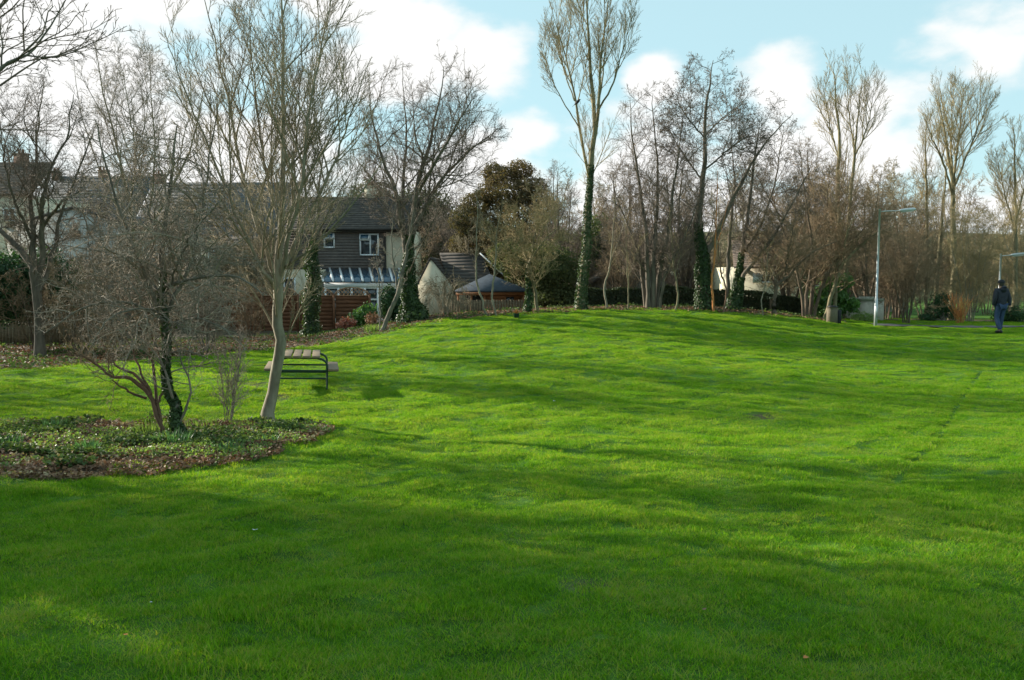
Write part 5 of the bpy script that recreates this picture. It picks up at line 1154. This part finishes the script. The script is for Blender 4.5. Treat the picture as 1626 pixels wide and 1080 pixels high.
# left houses
l1 = gable_house('house', 'house', 'pale house with broad low gable at the left behind the many-stemmed tree', 44, 10, 222, 116, 362, 331, 9, render_white, tile_slate, .15, barge=None, courses=8); 
a = Acc(); z_ = XZ(0,366,44)[1]; a.box(XZ(100,0,44)[0], XZ(112,0,44)[0], 43.94, 43.998, z_-.3, z_); a.build('vent', dark_trim, l1)
settle(l1)
Y5 = 70
l2 = empty('house', (XZ(160,350,Y5)[0], Y5, GL), 'terrace with long grey slate roof, brick chimneys and a bright roof light at the left', 'house')
ax0, az = XZ(55,362,Y5); ax1 = XZ(205,362,Y5)[0]; azr = XZ(120,280,Y5+5)[1]
a = Acc(); a.box(ax0, ax1, Y5, Y5+10, GL, az); a.build('wall', render_white, l2)
roof_slope(l2, (ax0-.3, Y5-.4, az), (ax1+.3, Y5-.4, az), (ax0-.3, Y5+5, azr), (ax1+.3, Y5+5, azr), 16, tile_slate)
gx0, gz1 = XZ(180,298,Y5+3.2); gx1, gz0 = XZ(200,314,Y5+3.2)
a = Acc(); a.prism([(gx0, gz0), (gx1, gz0), (gx0+.45*(gx1-gx0), gz1+.1)], Y5+2.6, Y5+4.6); a.build('dormer', render_white, l2)
chimney(l2, XZ(165,275,Y5+5)[0], Y5+5, azr-.4, XZ(165,272,Y5+5)[1], .8, brick_m, 3); chimney(l2, XZ(90,275,Y5+5)[0], Y5+5, azr-.4, XZ(90,274,Y5+5)[1], .7, brick_m, 2)
settle(l2)
l3 = empty('house', (XZ(240,350,66)[0], 66, GL), 'grey-roofed terrace house behind the tangled little tree', 'house')
ax0, az = XZ(212,378,66); ax1 = XZ(452,378,66)[0]; azr = XZ(320,290,71)[1]
a = Acc(); a.box(ax0, ax1, 66, 76, GL, az); a.build('wall', render_cream, l3)
roof_slope(l3, (ax0-.3, 65.6, az), (ax1+.3, 65.6, az), (ax0-.3, 71, azr), (ax1+.3, 71, azr), 16, tile_slate)
for pa in (235, 275, 330, 395):
    wx0, wz1 = XZ(pa, 392, 65.95); wx1, wz0 = XZ(pa+20, 418, 65.95); window(l3, wx0, wx1, wz0, wz1, 65.95, .1, [(wx0+wx1)/2])
chimney(l3, XZ(255,285,71)[0], 71, azr-.4, XZ(255,278,71)[1], .8, brick_m, 2)
settle(l3)
l4 = empty('house', (XZ(10,350,58)[0], 58, GL), 'brick-chimneyed house with cream side wall cut by the left edge of the photo', 'house')
ax1, az = XZ(50,310,58); ax0 = XZ(-260,310,58)[0]; azr = XZ(0,258,62)[1]
a = Acc(); a.box(ax0, ax1, 58, 66, GL, az); a.build('wall', render_cream, l4)
roof_slope(l4, (ax0-.3, 57.6, az), (ax1+.2, 57.6, az), (ax0-.3, 62, azr), (ax1-.4, 62, azr), 12, tile_brown); chimney(l4, XZ(34,250,62)[0], 62, azr-.5, XZ(34,246,62)[1], .9, brick_m, 2)
wx0, wz1 = XZ(5, 330, 57.95); wx1, wz0 = XZ(26, 352, 57.95); window(l4, wx0, wx1, wz0, wz1, 57.95, .1, [(wx0+wx1)/2])
settle(l4)

# garden pavilion with blue-grey pyramid roof
timber = pmat('orange_timber', (.36,.16,.07), (.26,.11,.05), 5, .7, .2, stretch=(1,1,6))
felt = pmat('blue_grey_felt', (.055,.07,.09), (.035,.045,.06), 5, .8, .2)
Yp = 39.5
pv = empty('garden_pavilion', (XZ(780,490,Yp)[0], Yp, -1.2), 'timber garden pavilion with blue-grey hipped roof behind the two pale saplings', 'pavilion')
px0, pz = XZ(722,461,Yp); px1 = XZ(836,461,Yp)[0]; ax, az = XZ(777,435,Yp+1.9); px0b = px0+.1; Wd = px1-px0
a = Acc(); v = [(px0, Yp, pz), (px1, Yp, pz), (px1, Yp+3.8, pz), (px0, Yp+3.8, pz), (ax, Yp+1.9, az)]; v += [(p[0], p[1], p[2]-.09) for p in v[:4]]
a.add(v, [(0,5,6,1),(1,6,7,2),(2,7,8,3),(3,8,5,0),(5,8,7,6)], [(0,1,4),(1,2,4),(2,3,4),(3,0,4)]); a.build('roof', felt, pv)
a = Acc(); a.box(px0+.05, px1-.05, Yp+.1, Yp+.16, pz-.24, pz-.095); a.build('fascia', timber, pv)
for i in range(9):
    z0 = pz-.25-.19*i-.17
    if z0 < -1.5: break
    p = Acc(); p.box(px0+Wd*.42, px1-.2, Yp+.3, Yp+.35, z0, z0+.175); p.build('board', timber, pv)
a = Acc(); wx0, wz1 = XZ(802,470,Yp+.25); wx1, wz0 = XZ(818,482,Yp+.25); a.box(wx0, wx1, Yp+.26, Yp+.298, wz0, wz1); w = a.build('window', timber, pv); p = Acc(); p.box(wx0+.05, wx1-.05, Yp+.245, Yp+.262, wz0+.05, wz1-.05); p.build('pane', glass_dark, w)
for f in (.03, .22, .41, .97):
    p = Acc(); X = px0+.05+(Wd-.1)*f; p.box(X-.05, X+.05, Yp+.17, Yp+.27, -1.5, pz-.1); p.build('post', timber, pv)
a = Acc(); a.box(px0+.3, px1-.2, Yp+3.5, Yp+3.56, -1.5, pz-.1); a.build('rear_wall', dark_trim, pv)
settle(pv)

# ------------------------------------------------------------------ fences
fence_m = pmat('fence_redbrown', (.20,.085,.04), (.12,.055,.03), 5, .8, .3, stretch=(1,1,5)); lattice_m = pmat('lattice_wood', (.40,.25,.15), (.25,.15,.09), 6, .8)
Yf = 40.5; zb = g1(XZ(500,527,Yf)[0], Yf)-.02
edges = [(329,388),(390,417),(417,474),(474,530),(531,586)]
edges = [(302,358),(359,416),(417,473),(474,530),(531,587)]
fn = empty('trellis_fence', (XZ(500,500,Yf)[0], Yf, zb), 'red-brown panel fence with arched trellis tops running behind the pale trunk and ivy column', 'fence')
for k, (pa, pb) in enumerate(edges):
    X0, zt1 = XZ(pa, 470 if k > 1 else 466, Yf); X1, _ = XZ(pb, 470, Yf); zt2 = XZ(pa, 458 if k > 1 else 452, Yf)[1]; X0 += .05; X1 -= .05
    n = 9; hgt = (zt1-zb-.08)/n
    for i in range(n):
        z0 = zb+.06+i*hgt; p = Acc(); w_ = .012*math.sin(i*2.1+k)
        p.add([(X0,Yf-.035+w_,z0),(X1,Yf-.035-w_,z0),(X1,Yf-.012,z0+hgt*1.12),(X0,Yf-.012,z0+hgt*1.12),(X0,Yf-.01+w_,z0),(X1,Yf-.01-w_,z0),(X1,Yf,z0+hgt*1.12),(X0,Yf,z0+hgt*1.12)],
              [(0,1,2,3),(4,7,6,5),(0,4,5,1),(3,2,6,7),(0,3,7,4),(1,5,6,2)]); p.build('slat', fence_m, fn)
    xm = (X0+X1)/2; hw = (X1-X0)/2; arch = lambda x: zt1+.06+(zt2-zt1-.02)*math.sqrt(max(0, 1-((x-xm)/hw)**2*.97))
    t = Acc(); 
    for i in range(-7, 14):
        for s in (1, -1):
            xa = X0+i*.19; pts = []
            for j in range(25):
                x = xa+j*.03; z = zt1+.02+j*.03*1.05
                if s < 0: x = X0+X1-x
                if X0 < x < X1 and z < arch(x): pts.append((x, z))
            if len(pts) > 1: t.bar((pts[0][0], Yf-.03+s*.008, pts[0][1]), (pts[-1][0], Yf-.03+s*.008, pts[-1][1]), .04, .012, (0, -1, 0))
    t.build('lattice', lattice_m, fn)
    t = Acc(); xs_ = np.linspace(X0, X1, 17); P = [(x, Yf-.03, arch(x)) for x in xs_]
    for q0, q1 in zip(P[:-1], P[1:]): t.bar(q0, q1, .05, .05, (0, -1, 0))
    t.bar((X0, Yf-.03, zt1+.02), (X1, Yf-.03, zt1+.02), .04, .04, (0, -1, 0)); t.build('arched_rail', lattice_m, fn)
    p = Acc(); p.box(X1-.0+.002, X1+.098, Yf-.06, Yf+.04, zb-.1, zt1+.1); p.build('post', fence_m, fn)
settle(fn)
# low weathered garden fence behind the saplings
wth = pmat('weathered_wood', (.20,.155,.095), (.11,.085,.055), 5, .9, .3, stretch=(1,1,4)); Yg = 36.5
lf = empty('board_fence', (XZ(770,490,Yg)[0], Yg, -.8), 'low weathered wooden fence in front of the garden pavilion', 'fence')
X0, zt_ = XZ(716, 476, Yg); X1, _ = XZ(836, 476, Yg); x = X0; i = 0
while x < X1:
    z0 = g1(x, Yg)-.05; p = Acc(); p.box(x, x+.105, Yg-.01-.004*(i % 3), Yg+.012, z0, zt_-.03*((i*7) % 3)/2); p.build('board', wth, lf); x += .125; i += 1
p = Acc(); p.box(X0, X1, Yg+.014, Yg+.06, zt_-.2, zt_-.12); p.build('rail', wth, lf); settle(lf)
# left fence, pale
lf2 = empty('board_fence', (XZ(30,500,30)[0], 30, -1.0), 'grey boarded fence low behind the laurel hedge at the far left', 'fence')
for i in range(40):
    X = XZ(-20,500,30)[0]+i*.125; z0 = g1(X, 30)-.05; p = Acc(); p.box(X, X+.11, 29.99-.004*(i % 3), 30.01, z0, z0+.85); p.build('board', wth, lf2)
settle(lf2)
# cream garden wall with pier at the right
stone_m = pmat('cream_stone', (.56,.50,.42), (.44,.39,.32), 6, .9, .4); cope_m = pmat('coping_stone', (.42,.40,.33), (.3,.29,.24), 8, .9, .4); Yw = 37
gw = empty('garden_wall', (XZ(1375,500,Yw)[0], Yw, -1), 'cream garden wall with thick coping and a pier left of the near lamp post', 'wall')
X0, zt_ = XZ(1346,478,Yw); X1, _ = XZ(1404,478,Yw); z0 = g1(X0, Yw)-.2
a = Acc(); a.box(X0, X1, Yw, Yw+.22, z0, zt_); a.build('wall_face', stone_m, gw)
n = 5
for i in range(n):
    a = Acc(); q0 = X0-.02+(X1-X0)*i/n+.006; q1 = X0-.02+(X1-X0)*(i+1)/n-.006; a.box(q0, q1, Yw-.06, Yw+.28, zt_+.002, zt_+.13+.012*(i % 2)); a.build('coping', cope_m, gw)
P0 = XZ(1384,0,Yw-.2)[0]; a = Acc(); a.box(P0, P0+.5, Yw-.22, Yw-.002, z0, zt_+.02); a.build('pier', stone_m, gw); a = Acc(); a.box(P0-.06, P0+.56, Yw-.28, Yw-.062, zt_+.022, zt_+.20); a.build('pier_cap', cope_m, gw)
settle(gw)

# ------------------------------------------------------------------ picnic table
wood_m = pmat('table_plank', (.26,.185,.115), (.20,.15,.10), 9, .75, .3, stretch=(1,.15,1), c3=(.42,.36,.27)); green_steel = pmat('green_steel', (.025,.06,.045), (.018,.045,.034), 6, .45, metal=.0)
tp = on_ground(480, 18.0); tb = empty('picnic_table', tp, 'picnic table with three pale planks and green tubular frame behind the pale curved trunk', 'table', rz=R(13)); tb.scale = (.86, .95, .96); tb.rotation_euler.y = R(2)
Lt = 1.55
def plank(xc, w, z, th, name='plank'):
    a = Acc(); a.box(xc-w/2, xc+w/2, -Lt/2, Lt/2, z-th/2, z+th/2); return bevel(a.build(name, wood_m, tb), .008)
for i in range(4): plank(-.405+i*.232+.05, .192, .755, .05, 'table_plank')
plank(-.765, .26, .47, .05, 'seat_plank'); plank(.765, .26, .47, .05, 'seat_plank')
def tube(name, pts, r, mat, parent, sides=8, res=None):
    a = Acc(); P, rr = smooth_line(pts, [r]*len(pts), res or (len(pts)-1)*5, np.random.default_rng(1), 0); a.tubes(P[None], rr[None], sides, cap=True); return a.build(name, mat, parent, True)
for yy in (-Lt/2+.16, Lt/2-.16):
    for s in (-1, 1):
        tube('leg', [(s*.36, yy, .72), (s*.50, yy, .685), (s*.60, yy, .60), (s*.615, yy, .45), (s*.615, yy, .2), (s*.62, yy, -.04)], .026, green_steel, tb)
    for z in (.435, .26): tube('crossbar', [(-.615, yy, z), (.615, yy, z)], .02, green_steel, tb)
    a = Acc(); a.box(-.42, .42, yy-.025, yy+.025, .70, .728); a.build('top_bracket', green_steel, tb)
    for s in (-1, 1):
        a = Acc(); a.box(min(s*.62, s*.88), max(s*.62, s*.88), yy-.025, yy+.025, .42, .443); a.build('seat_bracket', green_steel, tb)
# ------------------------------------------------------------------ lamp posts
galv = pmat('galvanised_steel', (.52,.54,.55), (.42,.44,.45), 4, .45, metal=.35); lens_m = glass('lamp_lens', (.55,.58,.6), .2)
def lamp_post(px, Y, H_, label, sw=.55, z=None):
    b = on_ground(px, Y); root = empty('street_lamp', b, label, 'street lamp', 'park lamp posts')
    a = Acc(); a.tubes([[(0,0,-.1),(0,0,1.05),(0,0,1.06),(0,0,H_)]], [[.06,.06,.042,.036]], 14, cap=True); a.build('post', galv, root, True)
    a = Acc(); a.box(-.025,.025,-.064,-.05,.35,.78); a.build('access_door', galv, root)
    a = Acc(); a.tubes([[(0,0,H_),(0,0,H_+.03)]], [[.05,.03]], 12, cap=True); a.build('cap', galv, root, True)
    a = Acc(); a.tubes([[(.0,0,H_-.07),(.30,0,H_-.045),(sw,0,H_-.03)]], [[.02,.02,.02]], 8, cap=True); a.build('arm', galv, root, True)
    a = Acc(); L_ = .60; z0 = H_-.03
    P = [(sw-.02,0,z0),(sw+.06,0,z0+.01),(sw+.3,0,z0+.03),(sw+L_-.05,0,z0+.055),(sw+L_,0,z0+.06)]; a.tubes([P], [[.03,.055,.065,.06,.03]], 12, cap=True)
    hd = a.build('lantern', galv, root, True)
    a = Acc(); a.tubes([[(sw+.08,0,z0-.028),(sw+L_-.08,0,z0+.012)]], [[.045,.045]], 10, cap=True); a.build('lamp_lens', lens_m, hd)
    return root
lamp_post(1390, 31.0, 4.38, 'tall grey lamp post in front of the wood, nearer of two', .75)
lp = on_ground(1584, 36)
lamp_post(1584, 36.0, pix(1584, 404, 36)[2]-lp.z, 'far lamp post seen directly above the walking man', .45)
# ------------------------------------------------------------------ litter bin
conc = pmat('exposed_concrete', (.27,.22,.16), (.17,.14,.105), 30, .95, .6); black_m = pmat('black_metal', (.02,.02,.022), (.012,.012,.014), 6, .5)
bb = on_ground(1321, 30.6); bn = empty('litter_bin', bb, 'squat brown concrete litter bin with dark liner left of the near lamp post', 'bin')
a = Acc(); a.tubes([[(0,0,-.03),(0,0,.5),(0,0,.52),(0,0,.62)]], [[.2,.2,.21,.21]], 18, cap=True); a.build('body', conc, bn, True)
a = Acc(); a.tubes([[(0,0,.622),(0,0,.66),(0,0,.68)]], [[.19,.18,.08]], 18, cap=True); a.build('lid', black_m, bn, True)
a = Acc(); a.box(.17,.30,-.13,.13,.02,.52); bevel(a.build('side_panel', black_m, bn), .02)
# little painted stump by the hill edge
sb = on_ground(820, 28.7); so = empty('flower_tub', sb, 'small green tub topped with orange at the edge of the hill below the saplings', 'plant pot')
a = Acc(); a.tubes([[(0,0,-.02),(0,0,.16),(0,0,.17)]], [[.08,.11,.115]], 12, cap=True); a.build('tub', green_steel, so, True)
a = Acc(); rg = np.random.default_rng(3); a.leaves(rg.normal(0, .035, (60, 3))+np.array([0, 0, .22]), rg.normal(size=(60, 3)), .05, rg); a.build('flowers', orange_leaf, so)

# ------------------------------------------------------------------ bird in the poplar
bird_m = pmat('black_feathers', (.03,.03,.035), (.015,.015,.018), 8, .5)
bp_ = pix(917, 163, 31.1); bd = empty('bird', Vector(bp_), 'dark bird perched on a high left fork of the tallest poplar', 'bird'); bd.scale = (.72, .72, .72)
a = Acc(); P, rr = smooth_line([(-.16,0,-.13),(-.10,0,-.05),(-.02,0,.02),(.06,0,.09),(.10,0,.14),(.14,0,.16)], [.012,.045,.085,.065,.045,.02], 20, np.random.default_rng(1), 0)
a.tubes(P[None], rr[None], 10, cap=True); a.build('body', bird_m, bd, True)
a = Acc(); a.add([(-.12,-.03,-.08),(-.12,.03,-.08),(-.27,.045,-.22),(-.27,-.045,-.22),(-.12,-.03,-.065),(-.12,.03,-.065),(-.27,.045,-.21),(-.27,-.045,-.21)], [(0,1,2,3),(4,7,6,5),(0,4,5,1),(1,5,6,2),(2,6,7,3),(3,7,4,0)]); a.build('tail', bird_m, bd)
a = Acc(); a.tubes([[(.135,0,.16),(.19,0,.15)]], [[.015,.003]], 6); a.build('beak', black_m, bd)
for s in (-1, 1):
    a = Acc(); P, rr = smooth_line([(.05,s*.06,.07),(-.04,s*.085,-.01),(-.18,s*.05,-.13)], [.025,.04,.008], 12, np.random.default_rng(1), 0); a.tubes(P[None], rr[None], 6, cap=True); a.build('wing', bird_m, bd, True)
    a = Acc(); a.tubes([[(-.01,s*.02,-.05),(0,s*.02,-.13)]], [[.008,.006]], 5); a.build('leg', black_m, bd)

# ------------------------------------------------------------------ the man walking away
def skin_mesh(name, verts, edges_, radii, mat, parent, sub=2, root=0):
    me = bpy.data.meshes.new(name); me.from_pydata(verts, edges_, []); o = bpy.data.objects.new(name, me); COL.objects.link(o)
    sk = o.modifiers.new('skin', 'SKIN'); me.skin_vertices.new() if not me.skin_vertices else None
    for i, r in enumerate(radii):
        r = r if isinstance(r, tuple) else (r, r); me.skin_vertices[0].data[i].radius = r; me.skin_vertices[0].data[i].use_root = (i == root)
    ss = o.modifiers.new('sub', 'SUBSURF'); ss.levels = sub; ss.render_levels = sub
    dg = bpy.context.evaluated_depsgraph_get(); m2 = bpy.data.meshes.new_from_object(o.evaluated_get(dg)); o.modifiers.clear(); o.data = m2; m2.materials.clear(); m2.materials.append(mat)
    for p in m2.polygons: p.use_smooth = True
    o.parent = parent; return o
skin_m = pmat('skin', (.50,.29,.21), (.44,.25,.18), 12, .55); jacket_m = pmat('dark_navy_jacket', (.032,.036,.05), (.018,.02,.03), 14, .75, .5)
jeans_m = pmat('blue_jeans', (.045,.075,.15), (.028,.048,.10), 20, .85, .3); cap_m = pmat('dark_cap', (.03,.03,.035), (.02,.02,.024), 20, .85); shoe_m = pmat('black_shoe', (.02,.02,.022), (.012,.012,.013), 10, .5); hair_m = pmat('grey_hair', (.10,.085,.07), (.05,.042,.035), 40, .8)
pb_ = on_ground(1587, 27.0)
pm = empty('person', (pb_.x, pb_.y, pb_.z+.02), 'man in dark hooded jacket, blue jeans and dark cap walking away', 'person', rz=R(6))
# x right, y away from the camera (he faces +y); left leg behind planted, right leg forward
J = dict(pel=(0,0,.93), bel=(0,.01,1.06), che=(0,.01,1.28), neck=(0,.02,1.47), hd0=(0,.03,1.56), hd1=(0,.035,1.64), hd2=(0,.03,1.71),
         shl=(-.19,.0,1.42), ell=(-.245,-.03,1.14), wrl=(-.235,.05,.91), hal=(-.23,.07,.84), shr=(.19,.0,1.42), elr=(.245,-.05,1.14), wrr=(.265,-.07,.90), har=(.268,-.06,.83),
         hil=(-.09,0,.90), knl=(-.10,.04,.50), anl=(-.08,-.13,.11), tol=(-.085,.03,.035), hir=(.09,0,.90), knr=(.085,.07,.50), anr=(.06,.09,.09), tor=(.065,.24,.04))
K = list(J); V = [J[k] for k in K]; I = {k: i for i, k in enumerate(K)}
E_ = [('pel','bel'),('bel','che'),('che','neck'),('neck','hd0'),('hd0','hd1'),('hd1','hd2'),('che','shl'),('shl','ell'),('ell','wrl'),('wrl','hal'),('che','shr'),('shr','elr'),('elr','wrr'),('wrr','har'),('pel','hil'),('hil','knl'),('knl','anl'),('anl','tol'),('pel','hir'),('hir','knr'),('knr','anr'),('anr','tor')]
rad = dict(pel=(.13,.10),bel=(.12,.09),che=(.15,.10),neck=.058,hd0=.072,hd1=(.078,.092),hd2=(.06,.075),shl=.055,ell=.042,wrl=.028,hal=(.036,.022),shr=.055,elr=.042,wrr=.028,har=(.036,.022),hil=.085,knl=.058,anl=.04,tol=.03,hir=.085,knr=.058,anr=.04,tor=.03)
body = skin_mesh('body', V, [(I[a_], I[b2]) for a_, b2 in E_], [rad[k] for k in K], skin_m, pm)
# fingers, ears and nose joined into the body mesh
bmx = bmesh.new(); bmx.from_mesh(body.data); ac = Acc()
for s, hx_, hy_, hz2 in ((-1,-.23,.07,.84),(1,.268,-.06,.83)):
    for i in range(4):
        ln = (.062,.072,.068,.052)[i]; yy = hy_+.03-.02*i
        ac.tubes([[(hx_,yy,hz2-.005),(hx_,yy+.004,hz2-.045),(hx_-s*.006,yy+.008,hz2-.045-ln*.5),(hx_-s*.018,yy+.01,hz2-.045-ln*.85)]], [[.010,.0095,.009,.006]], 6, cap=True)
    ac.tubes([[(hx_,hy_+.02,hz2+.025),(hx_-s*.004,hy_+.052,hz2-.005),(hx_-s*.008,hy_+.056,hz2-.035)]], [[.012,.011,.008]], 6, cap=True)
for s in (-1, 1): ac.tubes([[(s*.076,.03,1.60),(s*.090,.022,1.625),(s*.088,.02,1.655)]], [[.012,.018,.01]], 6, cap=True)
ac.tubes([[(0,.105,1.655),(0,.135,1.615),(0,.115,1.605)]], [[.008,.014,.010]], 6, cap=True)
tmp = ac.build('t', skin_m, link=False); bmx.from_mesh(tmp.data); bmx.to_mesh(body.data); bmx.free(); bpy.data.objects.remove(tmp)
for p in body.data.polygons: p.use_smooth = True
def sub_skel(names, radd, name, mat, extra=None, over=None):
    n2 = {k: i for i, k in enumerate(names)}; v = [over.get(k, J[k]) if over else J[k] for k in names]
    ed = [(n2[a_], n2[b2]) for a_, b2 in E_ if a_ in n2 and b2 in n2]
    return skin_mesh(name, v, ed, [radd[k] for k in names], mat, pm)
jk = sub_skel(['pel','bel','che','neck','shl','ell','wrl','shr','elr','wrr'], dict(pel=(.205,.155),bel=(.195,.15),che=(.20,.155),neck=(.085,.085),shl=.088,ell=.072,wrl=.05,shr=.088,elr=.072,wrr=.05), 'jacket', jacket_m, over=dict(pel=(0,0,.86)))
tr_ = sub_skel(['pel','hil','knl','anl','hir','knr','anr'], dict(pel=(.15,.12),hil=.105,knl=.08,anl=.07,hir=.105,knr=.08,anr=.07), 'jeans', jeans_m)
for s, q in (('l', (-.08,-.13)), ('r', (.06,.09))):
    a = Acc(); x_, y_ = q; zt2 = .075 if s == 'l' else .06; P = [(x_,y_-.09,zt2-.02),(x_,y_-.04,zt2),(x_,y_+.06,zt2-.005),(x_,y_+.15,zt2-.025),(x_,y_+.19,zt2-.035)]; a.tubes([P], [[.03,.052,.05,.045,.02]], 10, cap=True); o = a.build('shoe', shoe_m, pm, True)
a = Acc(); P, rr = smooth_line([(0,-.02,1.44),(0,-.09,1.45),(0,-.12,1.50),(0,-.07,1.54)], [.09,.10,.085,.05], 16, np.random.default_rng(1), 0); a.tubes(P[None], rr[None], 14, cap=True); a.build('hood', jacket_m, pm, True)
a = Acc(); a.tubes([[(0,.02,1.57),(0,.015,1.60),(0,.02,1.655)]], [[.072,.088,.09]], 14, cap=True); a.build('hair', hair_m, pm, True)
a = Acc(); a.tubes([[(0,.03,1.655),(0,.03,1.68),(0,.035,1.73),(0,.04,1.765),(0,.04,1.775)]], [[.105,.106,.098,.06,.01]], 16, cap=True)
a.add([(-.07,.10,1.665),(.07,.10,1.665),(.055,.19,1.65),(-.055,.19,1.65),(-.07,.10,1.675),(.07,.10,1.675),(.055,.19,1.66),(-.055,.19,1.66)], [(0,3,2,1),(4,5,6,7),(0,1,5,4),(1,2,6,5),(2,3,7,6),(3,0,4,7)]); a.build('cap', cap_m, pm, True)
